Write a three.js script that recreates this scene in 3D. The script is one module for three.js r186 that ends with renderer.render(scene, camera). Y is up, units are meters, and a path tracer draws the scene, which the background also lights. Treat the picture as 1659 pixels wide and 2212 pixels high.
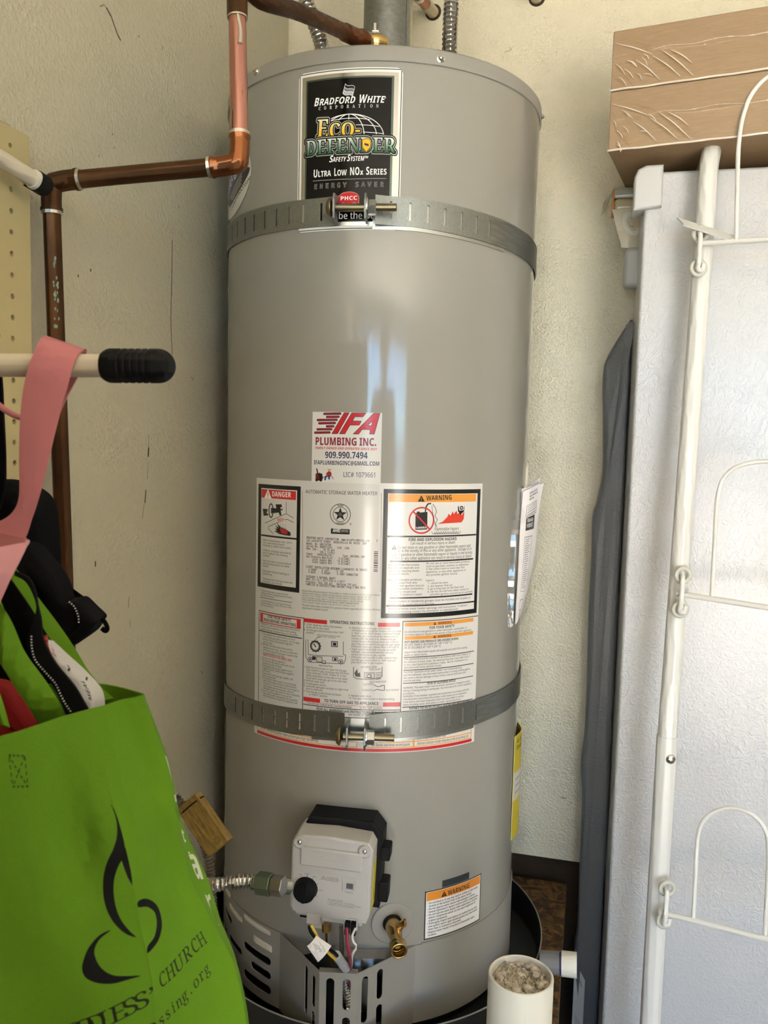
import * as THREE from 'three';
import { Sky } from 'three/addons/objects/Sky.js';
import { RoundedBoxGeometry } from 'three/addons/geometries/RoundedBoxGeometry.js';
import { mergeGeometries, toCreasedNormals } from 'three/addons/utils/BufferGeometryUtils.js';
import { ImprovedNoise } from 'three/addons/math/ImprovedNoise.js';
import { Brush, Evaluator, SUBTRACTION } from 'three-bvh-csg';

// ---------------------------------------------------------------- camera, sky, sun, exposure
const scene = new THREE.Scene();
const camera = new THREE.PerspectiveCamera(63.137, 1659 / 2212, 0.05, 200);
camera.rotation.order = 'YXZ';
camera.rotation.set(-0.0878907, -0.008149866, 0.0255343);
camera.position.set(0, 1.47, 0);
camera.focus = 1.3; camera.userData.fStop = 11;
const renderer = new THREE.WebGLRenderer({ antialias: true });
renderer.toneMapping = THREE.LinearToneMapping;
renderer.toneMappingExposure = 3.75;
renderer.shadowMap.enabled = true;
const SUN = new THREE.Vector3(-0.25, 1.12, 0.97).normalize();
const sky = new Sky();
sky.name = 'sky'; sky.scale.setScalar(4000);
Object.assign(sky.material.uniforms.turbidity, { value: 10 });
Object.assign(sky.material.uniforms.rayleigh, { value: 0.6 });
Object.assign(sky.material.uniforms.mieCoefficient, { value: 0.004 });
Object.assign(sky.material.uniforms.mieDirectionalG, { value: 0.75 });
sky.material.uniforms.sunPosition.value.copy(SUN);
scene.add(sky);
scene.environmentIntensity = scene.backgroundIntensity = 0.36;
const sun = new THREE.DirectionalLight(0xfff6ec, 37);
sun.name = 'sun'; sun.position.copy(SUN).multiplyScalar(20); sun.castShadow = true;
sun.shadow.camera.left = sun.shadow.camera.bottom = -9; sun.shadow.camera.right = sun.shadow.camera.top = 9;
sun.shadow.mapSize.set(2048, 2048);
scene.add(sun);

// ---------------------------------------------------------------- helpers
const V = (x, y, z) => new THREE.Vector3(x, y, z);
const rad = (d) => d * Math.PI / 180;
let seed = 7;
const rnd = () => { seed = (seed * 1664525 + 1013904223) >>> 0; return seed / 4294967296; };
const noise = new ImprovedNoise();
const fbm = (x, y, z, n = 4) => { let s = 0, a = 1, t = 0; for (let i = 0; i < n; i++) { s += a * noise.noise(x, y, z); t += a; a *= 0.5; x *= 2.03; y *= 2.03; z *= 2.03; } return s / t; };
const used = {};
function numbered(n) { used[n] = (used[n] ?? -1) + 1; return used[n] ? n + '_' + String(used[n]).padStart(3, '0') : n; }
function tag(o, label, category, group) { Object.assign(o.userData, { label, category }); if (group) o.userData.group = group; return o; }
function thing(name, label, category, [x, y, z] = [0, 0, 0], turn = 0, group) {
  const o = new THREE.Group(); o.name = numbered(name); o.position.set(x, y, z); o.rotation.y = turn;
  scene.add(o); return tag(o, label, category, group);
}
const partNo = new Map();
function part(name, geo, mat, parent, label) {
  const g = Array.isArray(geo) ? merge(geo) : geo, m = new THREE.Mesh(g, mat);
  const k = parent.uuid + name, n = partNo.get(k) ?? 0; partNo.set(k, n + 1);
  m.name = n ? name + '_' + String(n).padStart(3, '0') : name;
  m.castShadow = m.receiveShadow = true;
  if (label) m.userData.label = label;
  parent.add(m); return m;
}
function structure(name, geo, mat) { const m = part(name, geo, mat, scene); m.userData.kind = 'structure'; return m; }
function merge(list) {
  const l = list.map((g) => { const h = g.index ? g.toNonIndexed() : g.clone(); for (const k of Object.keys(h.attributes)) if (!['position', 'normal', 'uv'].includes(k)) h.deleteAttribute(k); h.clearGroups(); h.morphAttributes = {}; if (!h.attributes.uv) h.setAttribute('uv', new THREE.BufferAttribute(new Float32Array(h.attributes.position.count * 2), 2)); return h; });
  return l.length === 1 ? l[0] : mergeGeometries(l);
}
const moved = (g, x = 0, y = 0, z = 0) => g.clone().translate(x, y, z);
// uv in metres from position and normal, box-wise
function boxUV(g, s = 1) {
  g = g.index ? g.toNonIndexed() : g; const p = g.attributes.position, n = g.attributes.normal, uv = new Float32Array(p.count * 2);
  for (let i = 0; i < p.count; i++) {
    const x = Math.abs(n.getX(i)), y = Math.abs(n.getY(i)), z = Math.abs(n.getZ(i));
    const [a, b] = y > x && y > z ? [p.getX(i), p.getZ(i)] : x > z ? [p.getZ(i), p.getY(i)] : [p.getX(i), p.getY(i)];
    uv[2 * i] = a * s; uv[2 * i + 1] = b * s;
  }
  return g.setAttribute('uv', new THREE.BufferAttribute(uv, 2));
}
const box = (w, h, d, x = 0, y = 0, z = 0) => boxUV(new THREE.BoxGeometry(w, h, d).translate(x, y, z));
const rbox = (w, h, d, r, x = 0, y = 0, z = 0, seg = 3) => new RoundedBoxGeometry(w, h, d, seg, r).translate(x, y, z);
const cyl = (r0, r1, h, n = 32, open = false) => new THREE.CylinderGeometry(r0, r1, h, n, 1, open);
// grid surface from a function (i, j in 0..1) -> Vector3
function grid(fn, nu, nv, flip = false) {
  const pos = [], uv = [], idx = [];
  for (let j = 0; j <= nv; j++) for (let i = 0; i <= nu; i++) { const q = fn(i / nu, j / nv); pos.push(q.x, q.y, q.z); uv.push(i / nu, j / nv); }
  for (let j = 0; j < nv; j++) for (let i = 0; i < nu; i++) {
    const a = j * (nu + 1) + i, b = a + 1, c = a + nu + 1, d = c + 1;
    if (flip) idx.push(a, c, b, b, c, d); else idx.push(a, b, c, b, d, c);
  }
  const g = new THREE.BufferGeometry();
  g.setAttribute('position', new THREE.Float32BufferAttribute(pos, 3)); g.setAttribute('uv', new THREE.Float32BufferAttribute(uv, 2));
  g.setIndex(idx); g.computeVertexNormals(); return g;
}
// a sheet with thickness: front and back of a grid, closed at the edges
function slab(fn, nu, nv, t) {
  const base = grid(fn, nu, nv), N = base.attributes.normal, p = base.attributes.position, pos = [], uv = [], idx = [], n = p.count;
  for (let s = 0; s < 2; s++) for (let i = 0; i < n; i++) {
    const k = s ? -t / 2 : t / 2; pos.push(p.getX(i) + N.getX(i) * k, p.getY(i) + N.getY(i) * k, p.getZ(i) + N.getZ(i) * k); uv.push(base.attributes.uv.getX(i), base.attributes.uv.getY(i));
  }
  const B = base.index.array;
  for (let i = 0; i < B.length; i += 3) { idx.push(B[i], B[i + 1], B[i + 2], n + B[i], n + B[i + 2], n + B[i + 1]); }
  const rim = []; for (let i = 0; i < nu; i++) rim.push(i); for (let j = 0; j < nv; j++) rim.push(j * (nu + 1) + nu); for (let i = nu; i > 0; i--) rim.push(nv * (nu + 1) + i); for (let j = nv; j > 0; j--) rim.push(j * (nu + 1));
  for (let i = 0; i < rim.length; i++) { const a = rim[i], b = rim[(i + 1) % rim.length]; idx.push(a, n + a, b, b, n + a, n + b); }
  const g = new THREE.BufferGeometry();
  g.setAttribute('position', new THREE.Float32BufferAttribute(pos, 3)); g.setAttribute('uv', new THREE.Float32BufferAttribute(uv, 2)); g.setIndex(idx);
  return toCreasedNormals(g, 0.9);
}
const curve = (pts, tension = 0.5) => new THREE.CatmullRomCurve3(pts.map((q) => q.isVector3 ? q : V(...q)), false, 'centripetal', tension);
// ribbon between two edge lines
function ribbon(left, right, t = 0.002, n = 40, m = 6, bow = 0) {
  const L = curve(left), R = curve(right);
  return slab((i, j) => {
    const a = L.getPoint(1 - j), b = R.getPoint(1 - j), q = a.clone().lerp(b, i);
    q.z += bow * Math.sin(Math.PI * i); return q;
  }, m, n, t);
}
// swept tube with a radius that may change along it
function sweep(pts, r, n = 64, sides = 16, closed = true, line = null) {
  const c = line ?? curve(pts), F = c.computeFrenetFrames(n, false), len = c.getLength(), rf = typeof r === 'function' ? r : () => r, pos = [], uv = [], idx = [];
  for (let i = 0; i <= n; i++) {
    const q = c.getPointAt(i / n), k = rf(i / n, i / n * len);
    for (let s = 0; s <= sides; s++) { const a = s / sides * 2 * Math.PI, d = F.normals[i].clone().multiplyScalar(Math.cos(a)).addScaledVector(F.binormals[i], Math.sin(a)); pos.push(q.x + d.x * k, q.y + d.y * k, q.z + d.z * k); uv.push(s / sides * 2 * Math.PI * k, i / n * len); }
  }
  for (let i = 0; i < n; i++) for (let s = 0; s < sides; s++) { const a = i * (sides + 1) + s, b = a + sides + 1; idx.push(a, a + 1, b, b, a + 1, b + 1); }
  if (closed) for (const i of [0, n]) {
    const at = pos.length / 3, q = c.getPointAt(i / n); pos.push(q.x, q.y, q.z); uv.push(0, 0);
    for (let s = 0; s < sides; s++) { const a = i * (sides + 1) + s; if (i) idx.push(at, a, a + 1); else idx.push(at, a + 1, a); }
  }
  const g = new THREE.BufferGeometry();
  g.setAttribute('position', new THREE.Float32BufferAttribute(pos, 3)); g.setAttribute('uv', new THREE.Float32BufferAttribute(uv, 2));
  g.setIndex(idx); g.computeVertexNormals(); return toCreasedNormals(g, 0.7);
}
const rod = (a, b, r, sides = 16) => sweep(null, r, 2, sides, true, new THREE.LineCurve3(V(...a), V(...b)));
function bellows(pts, r, amp, pitch, sides = 20) {
  const len = curve(pts).getLength(), n = Math.ceil(len / pitch * 8);
  return sweep(pts, (t, s) => r + amp * Math.cos(s / pitch * 2 * Math.PI), n, sides);
}
// curved plate on a vertical cylinder: angle in degrees from the front, heights may depend on the angle
function shell(t0, t1, y0, y1, r0, r1, nt = Math.max(2, Math.ceil(Math.abs(t1 - t0) / 2)), ny = 1) {
  const f0 = typeof y0 === 'function' ? y0 : () => y0, f1 = typeof y1 === 'function' ? y1 : () => y1, rr = typeof r1 === 'function' ? r1 : () => r1, thick = typeof r0 === 'function' ? 0.0015 : rr(t0) - r0;
  const at = (i, j, r) => { const t = t0 + (t1 - t0) * i, a = rad(t), y = f0(t) + (f1(t) - f0(t)) * j; return V(r(t) * Math.sin(a), y, r(t) * Math.cos(a)); };
  const out = grid((i, j) => at(i, j, rr), nt, ny), inn = grid((i, j) => at(i, j, (t) => rr(t) - thick), nt, ny, true);
  const rim = (fn, n) => grid(fn, n, 1), in_ = (t) => rr(t) - thick, mix = (j) => (j ? in_ : rr);
  return merge([out, inn, rim((i, j) => at(i, 1, mix(j)), nt), rim((i, j) => at(1 - i, 0, mix(j)), nt), rim((i, j) => at(1, 1 - i, mix(j)), ny), rim((i, j) => at(0, i, mix(j)), ny)]);
}
const patch = (t0, t1, y0, y1, r, n = 20) => grid((i, j) => V(r * Math.sin(rad(t0 + (t1 - t0) * i)), y0 + (y1 - y0) * j, r * Math.cos(rad(t0 + (t1 - t0) * i))), n, 2);
function lathe(pts, n = 64) { return new THREE.LatheGeometry(pts.map(([r, y]) => new THREE.Vector2(r, y)), n); }
function shapeOf(pts, smooth = false) {
  const s = new THREE.Shape(); const q = pts.map(([x, y]) => new THREE.Vector2(x, y));
  s.moveTo(q[0].x, q[0].y); if (smooth) s.splineThru([...q.slice(1), q[0]]); else q.slice(1).forEach((k) => s.lineTo(k.x, k.y));
  return s;
}
const extrude = (s, depth, bevel = 0, seg = 2, curveSegments = 12) => new THREE.ExtrudeGeometry(s, { depth, bevelEnabled: bevel > 0, bevelThickness: bevel, bevelSize: bevel, bevelOffset: -bevel, bevelSegments: seg, curveSegments });
function capsulePath(cx, cy, w, h, C = THREE.Path) {
  const r = Math.min(w, h) / 2, p = new C();
  if (h >= w) { const k = h / 2 - r; p.absarc(cx, cy + k, r, 0, Math.PI, false); p.absarc(cx, cy - k, r, Math.PI, 2 * Math.PI, false); }
  else { const k = w / 2 - r; p.absarc(cx - k, cy, r, Math.PI / 2, 1.5 * Math.PI, false); p.absarc(cx + k, cy, r, -Math.PI / 2, Math.PI / 2, false); }
  p.closePath(); return p;
}
function hexagon(r, depth, bevel = 0.0006) { const s = new THREE.Shape(); for (let i = 0; i < 6; i++) { const a = i * Math.PI / 3; s[i ? 'lineTo' : 'moveTo'](r * Math.cos(a), r * Math.sin(a)); } s.closePath(); return extrude(s, depth, bevel, 1); }
function threaded(len, r, pitch = 0.002) { const pts = [[0, 0]]; for (let y = 0; y < len; y += pitch) { pts.push([r, y], [r * 0.83, y + pitch * 0.5]); } pts.push([r * 0.86, len], [0, len]); return lathe(pts, 20); }

// textures
function canvas(w, h, draw, srgb = true, repeat = false) {
  const c = document.createElement('canvas'); c.width = w; c.height = h; draw(c.getContext('2d'), w, h);
  const t = new THREE.CanvasTexture(c); if (srgb) t.colorSpace = THREE.SRGBColorSpace; if (repeat) t.wrapS = t.wrapT = THREE.RepeatWrapping; return t;
}
function field(n, fn, repeat = true) {                                // grey relief map, periodic
  const d = new Uint8Array(n * n * 4);
  for (let y = 0; y < n; y++) for (let x = 0; x < n; x++) { const v = Math.max(0, Math.min(255, fn(x / n, y / n) * 255)); d.set([v, v, v, 255], (y * n + x) * 4); }
  const t = new THREE.DataTexture(d, n, n); t.magFilter = THREE.LinearFilter; t.minFilter = THREE.LinearFilter; if (repeat) t.wrapS = t.wrapT = THREE.RepeatWrapping; t.needsUpdate = true; return t;
}
// periodic noise: blends four shifted copies
const per = (f) => (x, y) => f(x, y) * (1 - x) * (1 - y) + f(x - 1, y) * x * (1 - y) + f(x, y - 1) * (1 - x) * y + f(x - 1, y - 1) * x * y;
const scaled = (t, sx, sy = sx) => { const c = t.clone(); c.repeat.set(sx, sy); c.needsUpdate = true; return c; };
const orangePeel = field(512, per((x, y) => { const a = fbm(x * 34, y * 34, 1.3, 2), b = fbm(x * 12, y * 12, 5.1, 2); return 0.5 + 1.1 * Math.max(-0.25, a) + 0.35 * b; }));
const leather = field(512, per((x, y) => { const w = fbm(x * 6, y * 6, 2.2, 3); const a = Math.abs(fbm(x * 22 + w * 5, y * 13 + w * 7, 9.1, 2)), b = Math.abs(fbm(x * 40 - w * 6, y * 30, 4.4, 2)); return 0.3 + 1.5 * Math.min(0.3, a) + 0.7 * Math.min(0.3, b); }));
const fine = field(256, per((x, y) => 0.5 + 0.9 * fbm(x * 40, y * 40, 3.7, 3)));
const mottle = field(512, per((x, y) => 0.5 + 0.8 * fbm(x * 9, y * 9, 7.7, 5)));
function tinted(n, fn, repeat = true) {
  const d = new Uint8Array(n * n * 4);
  for (let y = 0; y < n; y++) for (let x = 0; x < n; x++) { const [r, g, b] = fn(x / n, y / n); d.set([r, g, b, 255].map((k) => Math.max(0, Math.min(255, k))), (y * n + x) * 4); }
  const t = new THREE.DataTexture(d, n, n); t.colorSpace = THREE.SRGBColorSpace; t.magFilter = THREE.LinearFilter; t.minFilter = THREE.LinearFilter; if (repeat) t.wrapS = t.wrapT = THREE.RepeatWrapping; t.needsUpdate = true; return t;
}
const mat = (color, roughness = 0.6, o = {}) => new THREE.MeshPhysicalMaterial({ color, roughness, ...o });
const metal = (color, roughness = 0.35, o = {}) => new THREE.MeshPhysicalMaterial({ color, roughness, metalness: 1, ...o });

const copperTex = tinted(512, (x, y) => { const a = per((p, q) => fbm(p * 5, q * 3, 1.1, 4))(x, y), b = per((p, q) => fbm(p * 24, q * 9, 6.1, 3))(x, y), k = 1 + 0.5 * a + 0.25 * b; return [86 * k, 58 * k, 36 * k - 6 * b]; });
const shinyCopperTex = tinted(512, (x, y) => { const s = per((p, q) => fbm(p * 30, q * 4, 2.4, 3))(x, y), b = per((p, q) => fbm(p * 11, q * 5, 8.1, 4))(x, y); const dark = s > 0.22 && b > 0.02 ? 0.45 : 1; return [186 * dark, 134 * dark, 120 * dark]; });
const zincTex = tinted(256, (x, y) => { const a = per((p, q) => fbm(p * 14, q * 14, 3.3, 4))(x, y), k = 1 + 0.22 * a; return [142 * k, 144 * k, 140 * k]; });
const M = {
  heater: mat(0x8f8c83, 0.5, { clearcoat: 1, clearcoatRoughness: 0.09, bumpMap: scaled(fine, 9, 8), bumpScale: 0.00009 }),
  heaterFlat: mat(0x928f87, 0.45, { clearcoat: 0.3, clearcoatRoughness: 0.2 }),
  zinc: metal(0xffffff, 0.42, { map: zincTex }), zincSmooth: metal(0xaeb0ac, 0.3), steel: metal(0xd6d4cf, 0.2), boltBrass: metal(0x8f8468, 0.32),
  copperOld: metal(0xffffff, 0.42, { map: scaled(copperTex, 6, 4), metalness: 0.85 }), copperNew: metal(0xffffff, 0.3, { map: scaled(shinyCopperTex, 8, 4) }), copperDark: metal(0x7a4a2c, 0.38), solder: metal(0xcfcabd, 0.38),
  brass: metal(0xc6a86e, 0.26), brassDark: metal(0x8c6d3b, 0.4), flue: metal(0xffffff, 0.38, { map: scaled(zincTex, 2, 6) }),
  black: mat(0x080808, 0.6, { specularIntensity: 0.5 }), blackRubber: mat(0x080808, 0.6, { specularIntensity: 0.45 }), dark: mat(0x060606, 0.9), whitePlastic: mat(0xe9e8e4, 0.35), pvc: mat(0xd9d6c8, 0.4), greyPvc: mat(0x77787a, 0.5),
};

// ---------------------------------------------------------------- the garage: a = along the back wall from the corner, b = out from the back wall
const CORNER = V(-0.228, 0, -1.9805), TURN = -0.25268;
const AU = V(0.9682, 0, 0.25), BV = V(-0.25, 0, 0.9682);
const ab = (a, y, b) => CORNER.clone().addScaledVector(AU, a).addScaledVector(BV, b).setY(y);
const inRoom = (o) => { o.position.copy(CORNER); o.rotation.y = TURN; return o; };
const roomThing = (name, label, category, [a, y, b], group) => { const p = ab(a, y, b); return thing(name, label, category, [p.x, p.y, p.z], TURN, group); };

const wallBase = [207, 200, 174];
const wallMap = canvas(2048, 2048, (c, W, H) => {
  c.fillStyle = `rgb(${wallBase})`; c.fillRect(0, 0, W, H);
  for (let i = 0; i < 9000; i++) { const k = rnd() < 0.5 ? 255 : 90; c.fillStyle = `rgba(${k},${k - 8},${k - 40},0.035)`; const s = 2 + rnd() * 9; c.fillRect(rnd() * W, rnd() * H, s, s * (0.4 + rnd())); }
  const at = ([b, y]) => [b / 2 * W, (1 - (y - 0.4) / 2) * H];
  const line = (pts, w, col) => { c.strokeStyle = col; c.lineWidth = w; c.lineCap = 'round'; c.beginPath(); pts.map(at).forEach(([x, y], i) => c[i ? 'lineTo' : 'moveTo'](x, y)); c.stroke(); };
  const dk = 'rgba(62,50,30,0.9)', md = 'rgba(90,78,52,0.6)';
  line([[.7486, 2.0763], [.738, 2.0839], [.731, 2.0809], [.7226, 2.0759]], 1.8, md); line([[.731, 2.0822], [.7202, 2.0764], [.7117, 2.0674], [.7031, 2.0582], [.6956, 2.0543]], 2.6, dk);
  line([[.5356, 1.7976], [.5367, 1.7353], [.5396, 1.6646], [.5378, 1.6413], [.5343, 1.6062]], 1.9, dk); line([[.5354, 1.7667], [.5366, 1.7042]], 1.2, md);
  line([[.6131, 1.4657], [.6131, 1.4466]], 1.6, md); line([[.6131, 1.4443], [.6146, 1.4313]], 4, dk); line([[.6146, 1.4198], [.6175, 1.3931]], 1.4, md); line([[.6219, 1.3741], [.6248, 1.3551]], 3, dk); line([[.6278, 1.3514], [.6322, 1.3288]], 1.6, md);
  line([[.7669, 1.2751], [.7669, 1.2695]], 3, dk); line([[.6735, 1.2049], [.6763, 1.1888]], 1.8, md); line([[.6693, 1.1661], [.6708, 1.1543]], 1.2, md); line([[.4156, 1.0135], [.4116, 1.0087]], 2, md);
  for (const [p, s] of [[[.6431, 2.0834], 2.2], [[.7175, 1.9109], 1.8], [[.7526, 1.8683], 1.6], [[.7748, 1.7015], 3], [[.805, 1.6878], 2.8], [[.5131, 1.8606], 1.6], [[.3623, 2.0259], 1.6], [[.3947, 2.2127], 2], [[.7114, 1.8936], 1.4], [[.4825, 2.0214], 1.4], [[.4744, 1.2226], 1.6], [[.5683, 2.0612], 1.2]]) line([p, [p[0] + 0.0004, p[1] - 0.0012]], s, dk);
  line([[.4655, 1.5718], [.4546, 1.5701], [.4582, 1.5665]], 1.6, md); line([[.5714, 2.094], [.5684, 2.1012]], 1.4, md);
});
wallMap.wrapS = wallMap.wrapT = THREE.MirroredRepeatWrapping; wallMap.repeat.set(0.5, 0.5); wallMap.offset.set(0, -0.2);
const wallLeftMat = mat(0xffffff, 0.62, { map: wallMap, bumpMap: scaled(orangePeel, 5.5, 5.5), bumpScale: 0.0011 });
const backMap = canvas(1024, 1024, (c, W, H) => {
  c.fillStyle = `rgb(${wallBase})`; c.fillRect(0, 0, W, H);
  for (let i = 0; i < 3000; i++) { const k = rnd() < 0.5 ? 250 : 90; c.fillStyle = `rgba(${k},${k - 8},${k - 40},0.035)`; const s = 2 + rnd() * 9; c.fillRect(rnd() * W, rnd() * H, s, s); }
  const at = ([a, y]) => [a / 2 * W, (1 - (y - 0.4) / 2) * H];
  // dirt and damp stains along the foot of the wall, scuffs
  for (let i = 0; i < 900; i++) { const [x, y] = at([0.3 + rnd() * 0.25, 0.525 + Math.pow(rnd(), 2.2) * 0.12]); c.fillStyle = `rgba(${60 + rnd() * 50},${48 + rnd() * 40},${36 + rnd() * 20},${0.05 + rnd() * 0.16})`; c.beginPath(); c.ellipse(x, y, 1 + rnd() * 5, 1 + rnd() * 2.5, 0, 0, 7); c.fill(); }
  for (const [x0, y0, x1, y1] of [[1105, 112, 1100, 105]]) { c.strokeStyle = 'rgba(90,80,55,0.6)'; }
  const line = (pts, w) => { c.strokeStyle = 'rgba(80,68,46,0.55)'; c.lineWidth = w; c.beginPath(); pts.map(at).forEach(([x, y], i) => c[i ? 'lineTo' : 'moveTo'](x, y)); c.stroke(); };
  line([[.4912, 2.2981], [.5057, 2.3025], [.5006, 2.3086]], 0.8); line([[.6795, .6758], [.6918, .6731]], 1.4); line([[.6992, .6666], [.7024, .6638]], 1.4);
});
backMap.wrapS = backMap.wrapT = THREE.MirroredRepeatWrapping; backMap.repeat.set(0.5, 0.5); backMap.offset.set(0, -0.2);
const wallBackMat = mat(0xffffff, 0.3, { map: backMap, bumpMap: scaled(orangePeel, 7, 7), bumpScale: 0.0016 });
const wallPlain = mat(0x938b78, 0.6, { bumpMap: scaled(orangePeel, 5, 5), bumpScale: 0.001 });
const concrete = mat(0xffffff, 0.85, { map: tinted(512, per((x, y) => 0) && ((x, y) => { const k = 1 + 0.25 * per((p, q) => fbm(p * 8, q * 8, 2.2, 5))(x, y); return [124 * k, 122 * k, 117 * k]; })), bumpMap: fine, bumpScale: 0.001 });
const GW = 5.2, GL = 5.1, GH = 2.46, D0 = 0.22, D1 = 3.5, DH = 2.16;
inRoom(structure('wall_left', box(0.12, GH, GL + 0.24, -0.06, GH / 2, GL / 2), wallLeftMat));
inRoom(structure('wall_back', [box(GW, GH - 0.53, 0.12, GW / 2, (GH + 0.53) / 2, -0.06)], wallBackMat));
inRoom(structure('trim_1', [boxUV(rbox(GW, 0.53, 0.1, 0.006, GW / 2, 0.265, -0.062))], mat(0x6a5c4a, 0.95, { map: mottleColor(), bumpMap: scaled(mottle, 3, 3), bumpScale: 0.006 })));
inRoom(structure('wall_right', box(0.12, GH, GL + 0.24, GW + 0.06, GH / 2, GL / 2), wallPlain));
inRoom(structure('wall_front', [box(D0, GH, 0.14, D0 / 2, GH / 2, GL + 0.07), box(GW - D1, GH, 0.14, (GW + D1) / 2, GH / 2, GL + 0.07), box(D1 - D0, GH - DH, 0.14, (D0 + D1) / 2, (GH + DH) / 2, GL + 0.07)], wallPlain));
inRoom(structure('ceiling', box(GW + 0.24, 0.12, GL + 0.24, GW / 2, GH + 0.06, GL / 2), mat(0xece8dd, 0.8)));
inRoom(structure('floor', box(GW + 0.24, 0.15, GL + 0.24, GW / 2, -0.075, GL / 2), concrete));
inRoom(structure('driveway', box(16, 0.15, 14, 3, -0.085, GL + 7.1), mat(0xcac6bc, 0.85, { bumpMap: fine, bumpScale: 0.001 })));
function mottleColor() { return tinted(256, (x, y) => { const k = 1 + 0.7 * per((p, q) => fbm(p * 12, q * 12, 5.5, 5))(x, y); return [120 * k, 104 * k, 84 * k]; }); }

// wooden platform under the heater: strand board on a frame
const osbTex = canvas(1024, 1024, (c, W, H) => {
  c.fillStyle = '#7d6443'; c.fillRect(0, 0, W, H);
  for (let i = 0; i < 2600; i++) {
    const k = 0.5 + rnd() * 0.75; c.save(); c.translate(rnd() * W, rnd() * H); c.rotate(rnd() * 3.14); c.fillStyle = `rgba(${Math.min(255, 160 * k)},${128 * k},${84 * k},0.75)`;
    const l = 20 + rnd() * 70, w = 5 + rnd() * 16; c.beginPath(); c.moveTo(-l, -w * rnd()); c.lineTo(l * 0.8, -w); c.lineTo(l, w * rnd()); c.lineTo(-l * 0.7, w); c.fill(); c.restore();
  }
  for (let i = 0; i < 400; i++) { c.fillStyle = `rgba(30,22,14,${0.1 + rnd() * 0.5})`; c.beginPath(); c.ellipse(rnd() * W, rnd() * H, 1 + rnd() * 12, 1 + rnd() * 4, rnd() * 3, 0, 7); c.fill(); }
}, true, true);
const osb = mat(0xb0a290, 0.9, { map: scaled(osbTex, 2.2, 2.2), bumpMap: scaled(mottle, 6, 6), bumpScale: 0.004 });
{
  const t = roomThing('wooden_platform', 'low brown strand board platform under the water heater at the wall', 'platform', [0, 0, 0]);
  part('top_board', boxUV(rbox(0.695, 0.02, 0.646, 0.002, 0.3535, 0.47, 0.33)), osb, t);
  part('side_board', boxUV(rbox(0.018, 0.458, 0.63, 0.001, 0.689, 0.23, 0.33)), osb, t);
  part('front_board', boxUV(rbox(0.674, 0.458, 0.018, 0.001, 0.343, 0.23, 0.64)), osb, t);
  part('side_board', boxUV(rbox(0.018, 0.458, 0.62, 0.001, 0.016, 0.23, 0.32)), osb, t);
}

// ---------------------------------------------------------------- print helpers
const SANS = 'sans-serif', SERIF = 'serif', MONO = 'monospace';
// a line of print from one base point to another, letters `size` high, squeezed to fit
function tl(c, s, [x0, y0], [x1, y1], size, { font = SANS, bold = false, italic = false, color = '#141414', stroke, sw = 2 } = {}) {
  c.save(); c.font = `${italic ? 'italic ' : ''}${bold ? 'bold ' : ''}${size}px ${font}`; c.textAlign = 'left'; c.textBaseline = 'alphabetic';
  const w = c.measureText(s).width, len = Math.hypot(x1 - x0, y1 - y0);
  c.translate(x0, y0); c.rotate(Math.atan2(y1 - y0, x1 - x0)); c.scale(len / w, 1);
  if (stroke) { c.lineJoin = 'round'; c.strokeStyle = stroke; c.lineWidth = sw; c.strokeText(s, 0, 0); }
  if (color) { c.fillStyle = color; c.fillText(s, 0, 0); } c.restore();
}
// lines of small print filling a block: longest line as wide as the block
function para(c, lines, [x0, y0], [x1, y1], o = {}) {
  const step = (y1 - y0) / lines.length, size = o.size ?? step * 0.92;
  c.save(); c.font = `${o.bold ? 'bold ' : ''}${size}px ${o.font ?? SANS}`; c.textBaseline = 'alphabetic';
  const w = Math.max(...lines.map((l) => c.measureText(l).width)), k = (x1 - x0) / w;
  lines.forEach((l, i) => { c.save(); c.translate(o.center ? (x0 + x1) / 2 : x0, y0 + step * (i + 0.8)); c.scale(k, 1); c.textAlign = o.center ? 'center' : 'left'; c.fillStyle = o.color ?? '#1a1a1a'; c.fillText(l, 0, 0); c.restore(); });
  c.restore();
}
const quad = (c, pts, fill, stroke, w = 2) => { c.beginPath(); pts.forEach(([x, y], i) => c[i ? 'lineTo' : 'moveTo'](x, y)); c.closePath(); if (fill) { c.fillStyle = fill; c.fill(); } if (stroke) { c.strokeStyle = stroke; c.lineWidth = w; c.lineJoin = 'round'; c.stroke(); } };
const rectP = (c, [x0, y0], [x1, y1], fill, stroke, w) => quad(c, [[x0, y0], [x1, y0], [x1, y1], [x0, y1]], fill, stroke, w);
const pline = (c, pts, w = 2, col = '#141414') => { c.beginPath(); pts.forEach(([x, y], i) => c[i ? 'lineTo' : 'moveTo'](x, y)); c.strokeStyle = col; c.lineWidth = w; c.lineCap = 'round'; c.lineJoin = 'round'; c.stroke(); };
const disc = (c, x, y, r, fill, stroke, w = 2) => { c.beginPath(); c.arc(x, y, r, 0, 7); if (fill) { c.fillStyle = fill; c.fill(); } if (stroke) { c.strokeStyle = stroke; c.lineWidth = w; c.stroke(); } };
function alertSign(c, x, y, s, fill, ink) { quad(c, [[x, y - s], [x + s, y + s * 0.75], [x - s, y + s * 0.75]], fill); c.fillStyle = ink; c.fillRect(x - s * 0.1, y - s * 0.35, s * 0.2, s * 0.62); c.fillRect(x - s * 0.1, y + s * 0.4, s * 0.2, s * 0.2); }

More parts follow.
